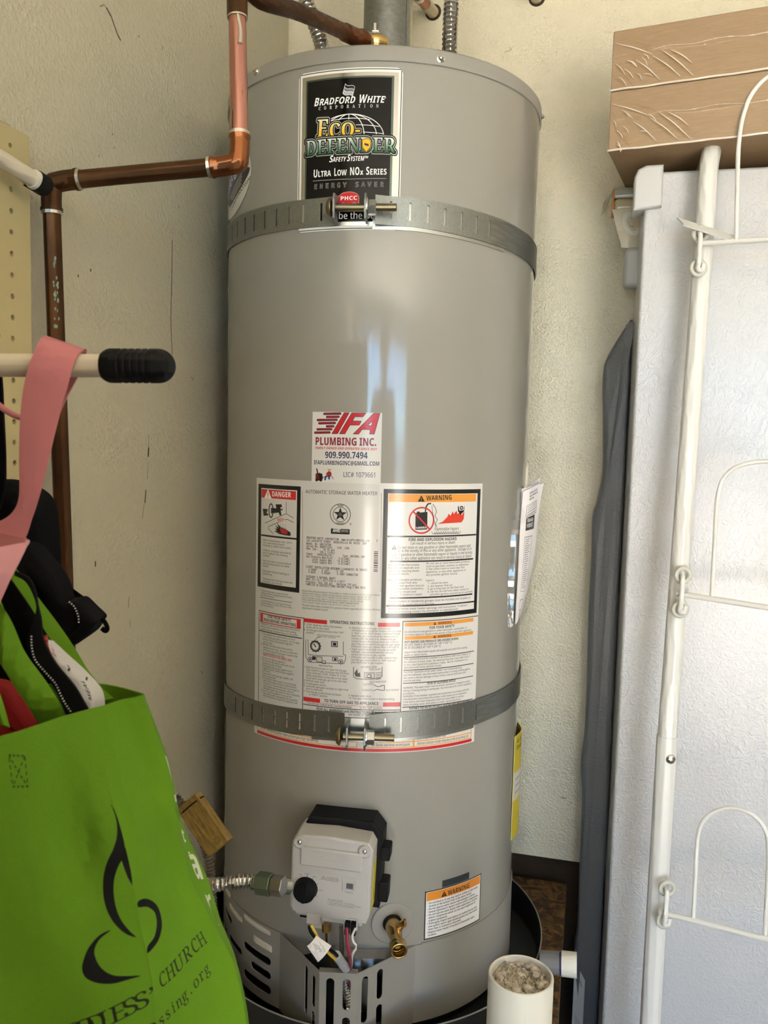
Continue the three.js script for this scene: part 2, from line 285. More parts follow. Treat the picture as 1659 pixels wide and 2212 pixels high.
// ---------------------------------------------------------------- water heater
const HX = 0, HZ = -1.582, H0 = 0.486, R = 0.28;
const heater = thing('water_heater', 'tall grey gas water heater covered in printed labels, strapped in the corner', 'water heater', [HX, H0, HZ]);
heater.rotation.z = 0.0025;
const hy = (y) => y - H0;                                             // heights above the heater's base
part('tank_jacket', lathe([[R, hy(0.6345)], [R, hy(2.0335)]], 160), M.heater, heater);
part('top_cap', lathe([[0, hy(2.061)], [0.2, hy(2.061)], [0.274, hy(2.0572)], [0.2795, hy(2.0565)], [0.2822, hy(2.053)], [0.2826, hy(2.0335)], [0.2826, hy(2.0325)], [0.2802, hy(2.0322)]], 160), M.heaterFlat, heater);
for (const [t, y] of [[-46.68, 2.0485], [17.04, 2.0434], [76.8, 2.0394], [-135, 2.04]]) {
  const g = merge([lathe([[0, 0.0042], [0.0028, 0.0036], [0.0042, 0.0012], [0.0044, 0], [0.0068, -0.0001], [0.0068, -0.001]], 20), new THREE.BoxGeometry(0.006, 0.0016, 0.001).translate(0, 0.0042, 0)]);
  g.rotateX(Math.PI / 2).translate(0, 0, 0.2832).rotateY(rad(t)); part('cap_screw', moved(g, 0, hy(y), 0), M.steel, heater);
}
// base skirt with louvres, cut as real openings
{
  const ev = new Evaluator(); ev.attributes = ['position', 'normal', 'uv']; ev.useGroups = false;
  let skirt = new Brush(shell(-180, 180, hy(0.4975), hy(0.634), 0.2795, 0.2812, 120, 1)); skirt.updateMatrixWorld();
  const real = [[-5.5, 0.562, 42, 0.112], [-42.9, 0.5735, 15.2, 0.0135], [-40.5, 0.548, 10.5, 0.0135], [-42.8, 0.5215, 15.2, 0.016], [-58, 0.5535, 12, 0.012], [-60, 0.522, 12, 0.012], [-66, 0.588, 10, 0.011], [-72, 0.55, 9, 0.012]];
  for (const [t, y, w, h] of real) {
    const g = extrude(capsulePath(0, 0, rad(w) * 0.28, h, THREE.Shape), 0.08, 0, 1, 8).rotateZ(rad(-1)).translate(0, hy(y), 0.22).rotateY(rad(t));
    const b = new Brush(merge([g])); b.updateMatrixWorld(); skirt = ev.evaluate(skirt, b, SUBTRACTION); skirt.updateMatrixWorld();
  }
  part('base_skirt', toCreasedNormals(skirt.geometry, 0.6), M.heaterFlat, heater);
  // stamped, unopened louvres above: raised pressings
  for (const [t, y, w, h] of [[-43, 0.6255, 15, 0.0085], [-39.6, 0.5985, 9.6, 0.0125], [-57.5, 0.615, 12, 0.0085], [-66.5, 0.634, 8, 0.008]]) part('stamped_louvre', slab((i, j) => { const q = i - 0.5, e = j - 0.5, a = rad(t + w * q), f = Math.max(0, 1 - Math.pow(Math.abs(2 * q), 6)) * Math.max(0, 1 - Math.pow(Math.abs(2 * e), 4)), r = 0.2806 + 0.0035 * f; return V(r * Math.sin(a), hy(y) + h * e - 0.002 * q, r * Math.cos(a)); }, 16, 6, 0.0005), mat(0xcfcabd, 0.45), heater, 'pale stamped louvre without opening');
}
part('burner_chamber', lathe([[0, 0.004], [0.235, 0.004], [0.235, 0.148], [0, 0.148]], 64), M.zincSmooth, heater);
part('base_ring', lathe([[0.265, 0], [0.279, 0.001], [0.2795, 0.012], [0.27, 0.0125]], 96), M.black, heater);
part('skirt_seam', shell(19, 178, hy(0.6335), hy(0.6365), 0.2785, 0.2818, 60), mat(0x8c897f, 0.4), heater);

// brand label
const brandTex = canvas(1024, 1480, (c, W, H) => {                     // 33.6 degrees by 0.2375 m
  const P = ([t, y]) => [(t + 28.2) / 33.6 * W, (2.0235 - y) / 0.2375 * H];
  c.fillStyle = '#e9e7e0'; c.fillRect(0, 0, W, H);
  rectP(c, [14, 14], [W - 14, H - 14], null, '#1b1b1b', 7);
  rectP(c, [40, 40], [W - 40, H - 40], '#b9b6ac'); rectP(c, [82, 74], [W - 82, H - 66], '#59655f');
  rectP(c, [98, 90], [W - 104, H - 80], '#0b0a0a');
  const w = '#f4f2ee';
  // waving flag
  c.lineWidth = 3;
  const [ax, ay] = P([-12.38, 2.001]), [bx, by] = P([-9.38, 1.9959]), [ex, ey] = P([-10.03, 1.9824]), [gx, gy] = P([-13.15, 1.9874]);
  for (let i = 0; i < 3; i++) {
    const f0 = i / 3, f1 = (i + 1) / 3, m = (p, q, f) => p + (q - p) * f; c.beginPath(); c.moveTo(m(ax, gx, f0), m(ay, gy, f0));
    c.bezierCurveTo(m(ax, bx, 0.35), m(ay, gy, f0) + 42, m(ax, bx, 0.65), m(by, ey, f0) - 34, m(bx, ex, f0), m(by, ey, f0)); c.lineTo(m(bx, ex, f1), m(by, ey, f1));
    c.bezierCurveTo(m(gx, ex, 0.65), m(by, ey, f1) - 34, m(gx, ex, 0.35), m(ay, gy, f1) + 42, m(ax, gx, f1), m(ay, gy, f1)); c.closePath(); c.fillStyle = ['#23272b', '#6f7780', '#a9afb2'][i]; c.fill(); c.strokeStyle = w; c.lineWidth = 4; c.stroke();
  }
  tl(c, 'B', P([-22.84, 1.9728]), P([-21.1, 1.9726]), 104, { bold: true, italic: true, color: w }); tl(c, 'RADFORD', P([-21.04, 1.9728]), P([-9.27, 1.9725]), 84, { bold: true, italic: true, color: w });
  tl(c, 'W', P([-8.25, 1.9724]), P([-5.8, 1.9724]), 104, { bold: true, italic: true, color: w }); tl(c, 'HITE', P([-5.72, 1.9724]), P([-.21, 1.9724]), 84, { bold: true, italic: true, color: w }); tl(c, '®', P([-.14, 1.9785]), P([.36, 1.9786]), 26, { color: w });
  [...'CORPORATION'].forEach((k, i) => { const f = i / 10, [x, y] = P([-21.07, 1.9661]), [x2, y2] = P([-2.68, 1.9653]); tl(c, k, [x + (x2 - x) * f, y + (y2 - y) * f], [x + (x2 - x) * f + (k === 'I' ? 11 : 24), y + (y2 - y) * f], 40, { font: SERIF, color: w }); });
  // globe
  const [ox, oy] = P([-11.1, 1.9239]), rx = P([-.18, 1.9277])[0] - ox, top = P([-11.25, 1.9566])[1], ry = oy - top; c.save(); c.beginPath(); c.rect(0, 0, W, oy + 6); c.clip(); c.strokeStyle = w; c.lineWidth = 7;
  for (const k of [1, 0.8, 0.45]) { c.beginPath(); c.ellipse(ox, oy, rx * k, ry, 0, Math.PI, 2 * Math.PI); c.stroke(); } pline(c, [[ox, top], [ox, oy]], 6, w);
  for (const k of [0.18, 0.5, 0.8]) { const y = oy - ry * k, x = rx * Math.sqrt(1 - k * k); c.beginPath(); c.moveTo(ox - x, y + 14); c.quadraticCurveTo(ox, y - 22, ox + x, y + 14); c.stroke(); } c.restore();
  const word = (s, p0, p1, size, g0, g1, font = SERIF) => { for (const [col, sw] of [['#0b0a0a', size * 0.3], ['#9b9d98', size * 0.2], ['#0b0a0a', size * 0.11]]) tl(c, s, p0, p1, size, { font, bold: true, color: null, stroke: col, sw }); const g = c.createLinearGradient(0, -size * 0.75, 0, 0); g.addColorStop(0, g0); g.addColorStop(1, g1); tl(c, s, p0, p1, size, { font, bold: true, color: g, stroke: null }); };
  word('E', P([-21.74, 1.9258]), P([-17.65, 1.9247]), 232, '#f0e7c4', '#f2b71c'); word('CO-', P([-17.54, 1.9245]), P([-7.34, 1.9239]), 176, '#ead98e', '#f4b816');
  word('DEFENDER', P([-25.45, 1.9009]), P([3.49, 1.9]), 190, '#dfe4df', '#2d5a3c');
  const [sx, sy] = P([-5.43, 1.9119]); c.beginPath(); c.moveTo(sx - 42, sy - 40); c.lineTo(sx, sy - 56); c.lineTo(sx + 42, sy - 40); c.lineTo(sx + 38, sy + 26); c.lineTo(sx, sy + 72); c.lineTo(sx - 38, sy + 26); c.closePath(); c.fillStyle = '#f0bd2c'; c.fill(); c.strokeStyle = '#6a5312'; c.lineWidth = 6; c.stroke();
  quad(c, [[sx - 20, sy - 12], [sx + 22, sy - 2], [sx + 20, sy + 18], [sx - 18, sy + 6]], '#3a2b4c');
  tl(c, 'S', P([-17.33, 1.8878]), P([-16.14, 1.8876]), 84, { bold: true, italic: true, color: w }); tl(c, 'AFETY', P([-16.14, 1.8879]), P([-11.87, 1.888]), 60, { bold: true, italic: true, color: w }); tl(c, 'S', P([-11.56, 1.888]), P([-10.52, 1.8879]), 84, { bold: true, italic: true, color: w }); tl(c, 'YSTEM™', P([-10.47, 1.8879]), P([-4.96, 1.8881]), 60, { bold: true, italic: true, color: w });
  for (const [s, a, b, z] of [['U', [-22.63, 1.8673], [-20.99, 1.8671], 100], ['LTRA', [-20.99, 1.8674], [-16.54, 1.8673], 74], ['L', [-15.62, 1.867], [-14.61, 1.867], 100], ['OW', [-14.56, 1.8672], [-11.46, 1.8672], 74], ['NO', [-10.53, 1.867], [-7.29, 1.8673], 100], ['x', [-7.24, 1.8673], [-6.17, 1.8674], 70], ['S', [-5.41, 1.8674], [-4.27, 1.8675], 100], ['ERIES', [-4.25, 1.8675], [1.09, 1.868], 74]]) tl(c, s, P(a), P(b), z, { bold: true, color: w });
  pline(c, [P([-22.61, 1.862]), P([-9.98, 1.8614]), P([.92, 1.8622])], 4, '#b8b6b0');
  [...'ENERGY SAVER'].forEach((k, i) => { if (k === ' ') return; const f = i / 11, [x, y] = P([-22.22, 1.8499]), [x2, y2] = P([-.9, 1.85]); tl(c, k, [x + (x2 - x) * f, y + (y2 - y) * f], [x + (x2 - x) * f + 33, y + (y2 - y) * f], 58, { color: '#0b0a0a', stroke: '#a9a7a2', sw: 5 }); });
  // badge and lower words, partly behind the strap
  const [px, py] = P([-10.66, 1.8284]); c.beginPath(); c.moveTo(px - 100, py - 30); c.quadraticCurveTo(px - 95, py - 72, px - 40, py - 84); c.quadraticCurveTo(px, py - 92, px + 40, py - 84); c.quadraticCurveTo(px + 95, py - 72, px + 100, py - 30); c.lineTo(px + 96, py + 60); c.lineTo(px - 96, py + 60); c.closePath(); c.fillStyle = '#c8262c'; c.fill(); c.strokeStyle = '#e8a9a6'; c.lineWidth = 4; c.stroke();
  tl(c, 'PHCC', [px - 84, py - 12], [px + 84, py - 14], 50, { bold: true, color: w }); disc(c, px - 52, py + 34, 22, '#120f10', w, 3); disc(c, px + 52, py + 34, 22, '#5a5a5c', w, 3); pline(c, [[px - 20, py + 40], [px, py + 18], [px + 20, py + 40]], 4, w);
  tl(c, 'be the Best', P([-13.9, 1.8028]), P([-.15, 1.8025]), 84, { color: w });
  rectP(c, P([-23.85, 1.7982]), P([2.81, 1.7927]), '#e8e6e0');
});
const brandMetal = canvas(512, 740, (c, W, H) => { c.fillStyle = 'rgb(0,90,0)'; c.fillRect(0, 0, W, H); c.fillStyle = 'rgb(0,70,255)'; c.fillRect(20, 20, W - 40, H - 40); c.fillStyle = 'rgb(0,40,0)'; c.fillRect(49, 45, W - 101, H - 85); }, false);
const brandAlpha = canvas(512, 740, (c, W, H) => { c.fillStyle = '#000'; c.fillRect(0, 0, W, H); c.fillStyle = '#fff'; const r = 30; c.beginPath(); c.moveTo(r, 0); c.arcTo(W, 0, W, H, r); c.arcTo(W, H, 0, H, r); c.arcTo(0, H, 0, 0, r); c.arcTo(0, 0, W, 0, r); c.fill(); }, false);
part('brand_label', patch(-28.2, 5.4, hy(1.786), hy(2.0235), 0.2808, 34), new THREE.MeshPhysicalMaterial({ map: brandTex, metalness: 1, roughness: 1, metalnessMap: brandMetal, roughnessMap: brandMetal, alphaMap: brandAlpha, alphaTest: 0.5, specularIntensity: 0.5 }), heater, 'black label in a silver frame with yellow and green lettering');

// contractor's sticker
const stickerTex = canvas(1000, 1000, (c, W, H) => {
  const P = ([t, y]) => [(t + 21.5) / 22.8 * W, (1.5095 - y) / 0.1105 * H], G = (x, y) => [-21.4 + (x - 165) / 1300 * 22.6, 1.5095 - 0.108 * (y - 166 - (x - 165) * 0.027) / (1292 + (x - 165) * 0.034)], red = '#c0202c', deep = '#8d1a34', blue = '#1a1c4a';
  c.fillStyle = '#d3d2cd'; c.fillRect(0, 0, W, H);
  for (const [x0, x1, y] of [[395, 700, 210], [450, 668, 268], [268, 632, 325], [298, 600, 385], [450, 572, 446], [265, 535, 500], [218, 500, 560]]) { const a = P(G(x0, y)), b = P(G(x1, y)); pline(c, [a, b], 34, '#1b1420'); pline(c, [a, b], 22, deep); }
  const poly = (l) => quad(c, l.map(([x, y]) => P(G(x, y))), red, '#1b1420', 7);
  poly([[775, 195], [868, 197], [655, 588], [548, 585]]); poly([[915, 198], [1175, 205], [1120, 275], [975, 270], [930, 350], [1095, 355], [1055, 430], [885, 428], [795, 592], [692, 590]]);
  c.beginPath(); [[[1320, 208], [1432, 210], [1335, 605], [1250, 603], [1262, 520], [1110, 512], [1050, 600], [950, 598]], [[1305, 350], [1210, 440], [1280, 445]]].forEach((l) => { l.map(([x, y]) => P(G(x, y))).forEach(([x, y], i) => c[i ? 'lineTo' : 'moveTo'](x, y)); c.closePath(); }); c.fillStyle = red; c.fill('evenodd'); c.strokeStyle = '#1b1420'; c.lineWidth = 7; c.stroke();
  tl(c, 'PLUMBING INC.', P([-20.47, 1.4577]), P([-.22, 1.4583]), 150, { bold: true, color: deep, stroke: '#2a1024', sw: 3 });
  tl(c, 'FAMILY OWNED AND OPERATED SINCE 2021', P([-20.5, 1.4512]), P([-.16, 1.4515]), 46, { bold: true, italic: true, color: red });
  tl(c, '909.990.7494', P([-16.94, 1.4374]), P([-2.99, 1.4382]), 128, { bold: true, color: blue });
  tl(c, 'IFAPLUMBINGINC@GMAIL.COM', P([-20.83, 1.4268]), P([.86, 1.4275]), 82, { bold: true, color: blue });
  tl(c, 'LIC# 1079661', P([-10.8, 1.4085]), P([-.14, 1.4092]), 98, { color: blue });
  // small picture: drain machine and a seated worker feeding its cable
  const q = (l, f) => quad(c, l.map(([x, y]) => P(G(x, y))), f);
  q([[250, 1240], [270, 1230], [330, 1460], [300, 1465]], '#20191c'); q([[240, 1330], [330, 1320], [380, 1400], [375, 1470], [240, 1465]], '#5a1d1f'); q([[300, 1340], [370, 1330], [390, 1430], [330, 1470]], '#2a1a1c');
  for (const [x, y, r] of [[262, 1455, 20], [345, 1458, 20]]) { const [X, Y] = P(G(x, y)); disc(c, X, Y, r, '#171314'); }
  q([[460, 1320], [500, 1290], [545, 1310], [560, 1370], [520, 1385], [450, 1370]], '#9c2630'); q([[430, 1380], [530, 1375], [525, 1450], [495, 1450], [490, 1400], [460, 1400], [445, 1460], [412, 1462]], '#2c3f78');
  { const [X, Y] = P(G(512, 1258)); disc(c, X, Y, 26, '#c79a7c'); c.fillStyle = '#d8d2c8'; c.beginPath(); c.arc(X, Y - 6, 27, Math.PI, 2 * Math.PI); c.fill(); }
  pline(c, [[390, 1405], [450, 1400], [540, 1385], [575, 1410], [585, 1445]].map(([x, y]) => P(G(x, y))), 8, '#26262a');
});
part('contractor_sticker', shell(-21.5, 1.3, hy(1.399), hy(1.5095), 0.2806, 0.2811, 24), mat(0xffffff, 0.3, { map: stickerTex, clearcoat: 0.5, clearcoatRoughness: 0.15 }), heater, 'white square sticker with red slanted letters and blue phone number');

// rating, warning and operating label
const mainTex = canvas(1404, 1494, (c, W, H) => {
  const P = ([t, y]) => [(t + 45.2) / 83.4 * W, (1.4005 - y) / 0.4345 * H], XY = (q, r) => [P(q)[0], P(r)[1]], red = '#c3272b', orange = '#e0973f', ink = '#161616';
  c.fillStyle = '#c9c8c3'; c.fillRect(0, 0, W, H);
  c.fillStyle = '#d3d2ce'; c.fillRect(P([1, 0])[0], 0, W, H);
  // danger panel
  rectP(c, P([-44.14, 1.3907]), XY([-25.47, 1.3057], [-43.45, 1.2189]), '#0d0d0d'); rectP(c, P([-42.61, 1.3843]), XY([-26.82, 1.3052], [-41.98, 1.2265]), '#c9c8c3');
  rectP(c, P([-42.44, 1.3825]), XY([-27.26, 1.3806], [-42.38, 1.3686]), red); { const [x, y] = P([-39.27, 1.3744]); alertSign(c, x, y, 30, '#f0eee8', red); }
  tl(c, 'DANGER', P([-37.41, 1.3717]), P([-29.19, 1.3723]), 40, { bold: true, color: '#f2f0ea' });
  const D = (l) => l.map((q) => P(q));
  quad(c, D([[-41.74, 1.35], [-39.4, 1.3502], [-38.98, 1.34], [-41.3, 1.3385]]), ink); quad(c, D([[-35.62, 1.3592], [-33.07, 1.36], [-32.53, 1.3506], [-35.06, 1.3492]]), ink); quad(c, D([[-37.74, 1.3527], [-33.54, 1.3529], [-33.06, 1.3422], [-33.83, 1.3417], [-34.19, 1.3463], [-37.7, 1.3437]]), ink);
  for (const [q, r, f] of [[[-37.72, 1.3482], 30, 0], [[-39.38, 1.3448], 12, '#c9c8c3'], [[-33.14, 1.3539], 11, '#c9c8c3']]) { const [x, y] = P(q); if (f) disc(c, x, y, r * 0.6, f); else { c.beginPath(); c.ellipse(x, y, 16, 38, 0, 0, 7); c.strokeStyle = ink; c.lineWidth = 7; c.stroke(); } }
  pline(c, D([[-31.12, 1.3646], [-31.05, 1.3454], [-28.14, 1.3394]]), 2.5); pline(c, D([[-31.05, 1.3454], [-40.54, 1.3265]]), 2.5); pline(c, D([[-28.11, 1.3323], [-30.37, 1.3362], [-31.82, 1.3353]]), 2.5); pline(c, D([[-33.96, 1.331], [-38.73, 1.3218], [-38.9, 1.3181], [-36.67, 1.3111]]), 2.5);
  tl(c, 'HOT', P([-34.78, 1.3316]), P([-32.03, 1.3319]), 26, { bold: true, color: red });
  quad(c, D([[-29.19, 1.3154], [-29.17, 1.31], [-31.56, 1.3103], [-33.88, 1.3113], [-36.15, 1.3154], [-34.93, 1.316], [-35.92, 1.3204], [-34.6, 1.3189], [-35.73, 1.3256], [-34.09, 1.3214], [-34.98, 1.3287], [-33.26, 1.323], [-31.6, 1.3211]]), ink); quad(c, D([[-33.92, 1.3202], [-31.76, 1.3208], [-30.3, 1.3165], [-30.6, 1.3116], [-32.88, 1.3129]]), '#b02428');
  for (const d of [0, 18, 34]) pline(c, D([[-33.45, 1.3293], [-33.18, 1.3211]]).map(([x, y]) => [x + d, y + d * 0.1]), 4, '#a8a59c');
  pline(c, D([[-42.29, 1.3052], [-26.82, 1.3069]]).map(([x]) => [x, P([-34.89, 1.306])[1]]), 9);
  para(c, ['Water temperature over 125°F', 'can cause severe burns', 'instantly or death from scalds.', '', 'Children, disabled and elderly', 'are at highest risk of being', 'scalded.', '', 'See instruction manual before', 'setting temperature at water', 'heater.', '', 'Feel water before bathing or', 'showering.', '', 'Temperature limiting valves are', 'available, see manual.'], P([-41.47, 1.3008]), XY([-28.12, 1.2793], [-41.18, 1.2273]));
  para(c, ['CAUTION: Hotter water increases the risk of', 'scald injury. Before changing temperature setting', 'see instruction manual.'], P([-42.22, 1.215]), XY([-28.33, 1.2153], [-42.18, 1.2037])); pline(c, [P([-42.7, 1.2016]), [P([-28.28, 1.2025])[0], P([-42.7, 1.2016])[1]]], 2.5);
  para(c, ['It is recommended that an ASSE approved mixing', 'valve be installed at the outlet of this unit to reduce', 'the risk of scald injury.'], P([-42.15, 1.1984]), XY([-28.12, 1.2], [-42.11, 1.1871]));
  // centre panel
  pline(c, D([[-24.84, 1.3837], [-24.18, 1.2302]]), 2.5, '#77746c'); pline(c, D([[1.66, 1.3845], [2.16, 1.2289]]), 2.5, '#77746c');
  tl(c, 'AUTOMATIC STORAGE WATER HEATER', P([-23.67, 1.3805]), P([.38, 1.3813]), 27, { color: ink });
  { const [x, y] = P([-11.5, 1.3495]); disc(c, x, y, 56, '#c9c8c3', ink, 3); disc(c, x, y, 40, null, ink, 2.5); c.beginPath(); for (let i = 0; i < 10; i++) { const a = -Math.PI / 2 + i * Math.PI / 5, r = i % 2 ? 15 : 38; c.lineTo(x + r * Math.cos(a), y + r * Math.sin(a)); } c.closePath(); c.fillStyle = ink; c.fill(); disc(c, x, y, 11, '#55524c'); tl(c, 'NORM', [x - 16, y - 43], [x + 16, y - 43], 13, { bold: true }); tl(c, 'CERTIFIED', [x - 24, y + 54], [x + 24, y + 54], 13, { bold: true }); tl(c, '®', [x + 52, y + 56], [x + 64, y + 56], 16); }
  { const a = P([-14.34, 1.3256]), b = P([-8.49, 1.3192]); rectP(c, a, b, ink, ink, 6); tl(c, 'AHRI', [a[0] + 6, b[1] - 6], [a[0] + 48, b[1] - 6], 28, { bold: true, italic: true, color: '#eee' }); tl(c, 'CERTIFIED', [a[0] + 52, b[1] - 8], [b[0] - 4, b[1] - 8], 18, { color: '#ddd' }); }
  rectP(c, P([-24.27, 1.3139]), XY([1.88, 1.275], [-23.93, 1.2271]), '#cdcac8');
  const x0 = P([-23.05, 1.3103])[0], x1 = P([.73, 1.3121])[0], yA = P([-23.04, 1.3097])[1], st = (P([-22.74, 1.2327])[1] - yA) / 18.4, mono = (s, col, row, n) => { const cw = (x1 - x0) / 55; tl(c, s, [x0 + col * cw, yA + row * st], [x0 + (col + s.length) * cw, yA + row * st], st * 1.12, { font: MONO, bold: true, color: '#2a2524' }); };
  [['BRADFORD WHITE CORPORATION  www.bradfordwhite.com', 0, 0.4], ['3', 54, 0.4], ['200 LAFAYETTE STREET  MIDDLEVILLE MI 49333  USA', 0, 1.5], ['Model  No: URG150T6N', 0, 2.6], ['Serial No: XN48312552', 0, 3.6], ['O/N  -394', 25, 3.6], ['Nom. Cap.:    50 US gal', 0, 4.6], ['189.3 liters', 11, 5.6], ['Input:   34000(Btu/hr)', 0, 6.6], ['Type: NATURAL GAS', 29, 6.6], ['Gas Pressure Manifold :   5.0(InWC)', 0, 7.6], ['Inlet Supply Max :  14.0(InWC)', 5, 8.6], ['Inlet Supply Min :   6.0(InWC)', 5, 9.6], ['CLOSET INSTALLATION MINIMUM CLEARANCES IN INCHES', 0, 11.6], ['4 FRONT    0 LEFT     12 TOP', 2, 12.6], ['0 BACK     0 RIGHT     6 VENT CONNECTOR', 2, 13.6], ['CATEGORY I NATURAL DRAFT', 0, 15.4], ['ANSI Z21.10.1-2017/CSA 4.1-2017', 0, 16.4], ['Pressure: Test 300 psi   Working 150 psi', 0, 17.4], ['COMPLIES W/JURISDICTIONS HAVING 10ng/J NOX REGS', 0, 18.4]].forEach(([s, k, r]) => mono(s, k, r));
  { const a = P([-.3, 1.2927]), b = P([.99, 1.2618]); let y = a[1]; while (y < b[1]) { const h = 2 + rnd() * 6; c.fillStyle = '#2a2524'; c.fillRect(a[0], y, b[0] - a[0], h); y += h + 2 + rnd() * 5; } }
  para(c, ['MANUFACTURED UNDER ONE OR MORE OF THE FOLLOWING U.S. PATENTS: Re 34,534; B1 5,341,770; 4,416,222; 4,628,184;', '4,669,448; 4,672,919; 4,808,356; 4,829,983; 4,861,968; 4,904,428; 5,000,893; 5,023,031; 5,052,346; 5,081,696;', '5,092,519; 5,115,767; 5,199,385; 5,277,171; 5,660,669; 5,372,185; 5,485,879; 5,574,822; 5,596,952; 5,660,165;', '5,761,379; 5,943,984; 5,954,492; 5,988,117; 6,142,216; 6,395,280; 6,684,821; 7,063,132; 7,007,748;', 'OTHER US AND FOREIGN PATENT APPLICATIONS PENDING. CURRENT CANADIAN PATENTS:', '1,272,914; 1,280,043; 1,289,832; 2,045,862; 2,092,105; 2,107,012; 2,108,186; 2,112,515'], P([-24.51, 1.2249]), XY([1.98, 1.2251], [-24.42, 1.203]));
  para(c, ['This water heater meets or exceeds all or portions of (where applicable) the minimum efficiency', 'requirements of ASHRAE Code 90'], P([-24.42, 1.2018]), XY([2.12, 1.2126], [-24.38, 1.1928]));
  // warning panel
  rectP(c, P([2.37, 1.3914]), XY([37.34, 1.2962], [2.85, 1.1862]), '#0d0d0d'); rectP(c, P([3.82, 1.3847]), XY([36.04, 1.2966], [4.34, 1.1937]), '#d6d5d2');
  rectP(c, P([4.02, 1.3837]), XY([35.33, 1.3792], [4.08, 1.3714]), orange); { const [x, y] = P([14.7, 1.3765]); alertSign(c, x, y, 19, ink, orange); } tl(c, 'WARNING', P([16.42, 1.3739]), P([25.63, 1.3751]), 37, { bold: true, color: ink });
  quad(c, D([[12.89, 1.3542], [16.89, 1.3561], [17, 1.3281], [12.98, 1.3274]]), ink); rectP(c, P([13.31, 1.3564]), P([14.34, 1.3529]), ink); tl(c, 'FLAMMABLES', P([13.11, 1.329]), P([16.85, 1.3299]), 15, { bold: true, color: '#eee' });
  pline(c, D([[16.19, 1.3569], [16.42, 1.3641], [16.98, 1.3685], [17.91, 1.3692]]), 7); { const [x, y] = P([14.99, 1.3424]), r = P([19.13, 1.3432])[0] - x; disc(c, x, y, r, null, red, 8); pline(c, [[x - r * 0.7, y - r * 0.7], [x + r * 0.7, y + r * 0.7]], 8, red); }
  quad(c, D([[20.53, 1.3367], [22.32, 1.3398], [24.1, 1.3478], [24.44, 1.3526], [25.22, 1.3493], [26.11, 1.3565], [26.42, 1.3516], [27.46, 1.3572], [27.9, 1.3515], [28.86, 1.3554], [29.51, 1.3497], [30.59, 1.3561], [30.45, 1.3438], [29.6, 1.3382]]), '#d03a28');
  quad(c, D([[27.92, 1.3636], [28.18, 1.3652], [28.56, 1.3571], [30.25, 1.3577], [30.44, 1.3642], [30.61, 1.3634], [30.47, 1.3561], [29.1, 1.3505], [28.06, 1.3563]]), ink); { const [x, y] = P([29.41, 1.3615]); disc(c, x, y, 11, ink); disc(c, x, y, 5, '#d6d5d2'); }
  pline(c, D([[18.72, 1.3681], [19.64, 1.3624], [20.04, 1.356], [19.55, 1.3496], [20.49, 1.3432], [19.82, 1.3368], [20.38, 1.3319]]), 2.5); pline(c, D([[18.39, 1.3657], [18.83, 1.3513], [19.44, 1.34], [19.92, 1.332]]), 2);
  { const a = P([19.39, 1.3272]), b = P([28.57, 1.3275]); c.beginPath(); for (let i = 0; i < 12; i++) { c.moveTo(a[0] + (b[0] - a[0]) * i / 11 + 14, a[1] + 12); c.arc(a[0] + (b[0] - a[0]) * i / 11, a[1] + 12, 12, 0, Math.PI); } c.strokeStyle = ink; c.lineWidth = 2; c.stroke(); } tl(c, 'Flammable Vapors', P([19.54, 1.3259]), P([28.62, 1.3258]), 24, { color: ink });
  const hl = (q0, q1, w) => { const a = P(q0), b = P(q1), y = (a[1] + b[1]) / 2; pline(c, [[a[0], y], [b[0], y]], w); };
  hl([4.02, 1.3159], [35.75, 1.3179], 8); tl(c, 'FIRE AND EXPLOSION HAZARD', P([10.76, 1.3095]), P([27.92, 1.3096]), 23, { bold: true }); tl(c, 'Can result in serious injury or death', P([11.39, 1.3041]), P([27.3, 1.3042]), 21);
  { const [x, y] = P([6.15, 1.2993]); alertSign(c, x, y, 14, ink, '#d6d5d2'); } [['Do not store or use gasoline or other flammable vapors and', [7.21, 1.2973], [33.7, 1.2999]], ['liquids in the vicinity of this or any other appliance.  Storage of or', [5.35, 1.2921], [34.19, 1.2941]], ['use of gasoline or other flammable vapors or liquids in the vicinity', [5.38, 1.286], [34.47, 1.2884]], ['of this or any other appliance can result in serious injury or death.', [5.41, 1.2803], [34.39, 1.2828]]].forEach(([s, a, b]) => tl(c, s, P(a), [P(b)[0], P(a)[1]], 21));
  hl([5.11, 1.2761], [34.78, 1.2784], 8);
  para(c, ['Vapors from flammable', 'liquids can explode and', 'catch fire causing death', 'or severe burns.', '', 'Keep flammable products:', '   1. far away from any', '       possible ignition source.', '   2. in approved containers,', '   3. tightly closed and', '   4. out of children’s reach.'], P([4.47, 1.2741]), XY([16.6, 1.2516], [4.75, 1.2215]));
  para(c, ['Do not use or store flammable products', 'such as gasoline, solvents or adhesives', 'in the same room or area near this', 'appliance, or any other appliance or', 'any possible ignition source.', '', 'Vapors:', '   1. cannot be seen,', '   2. are heavier than air,', '   3. go a long way on the floor and', '   4. can be carried from other rooms to', '       possible ignition sources by air currents.'], P([16.93, 1.2755]), XY([35.44, 1.2469], [17.28, 1.2207]));
  hl([5.29, 1.2175], [34.89, 1.22], 8); para(c, ['Water heaters in residential garages must be installed and located, or', 'protected, to avoid physical damage.'], P([4.72, 1.216]), XY([34.36, 1.2056], [4.77, 1.2054])); hl([4.28, 1.2053], [35.92, 1.2065], 7); para(c, ['Read and follow water heater warnings and instructions. If owner’s', 'manual is missing contact the distributor or manufacturer.'], P([4.62, 1.2037]), XY([33.12, 1.1978], [4.67, 1.1944]));
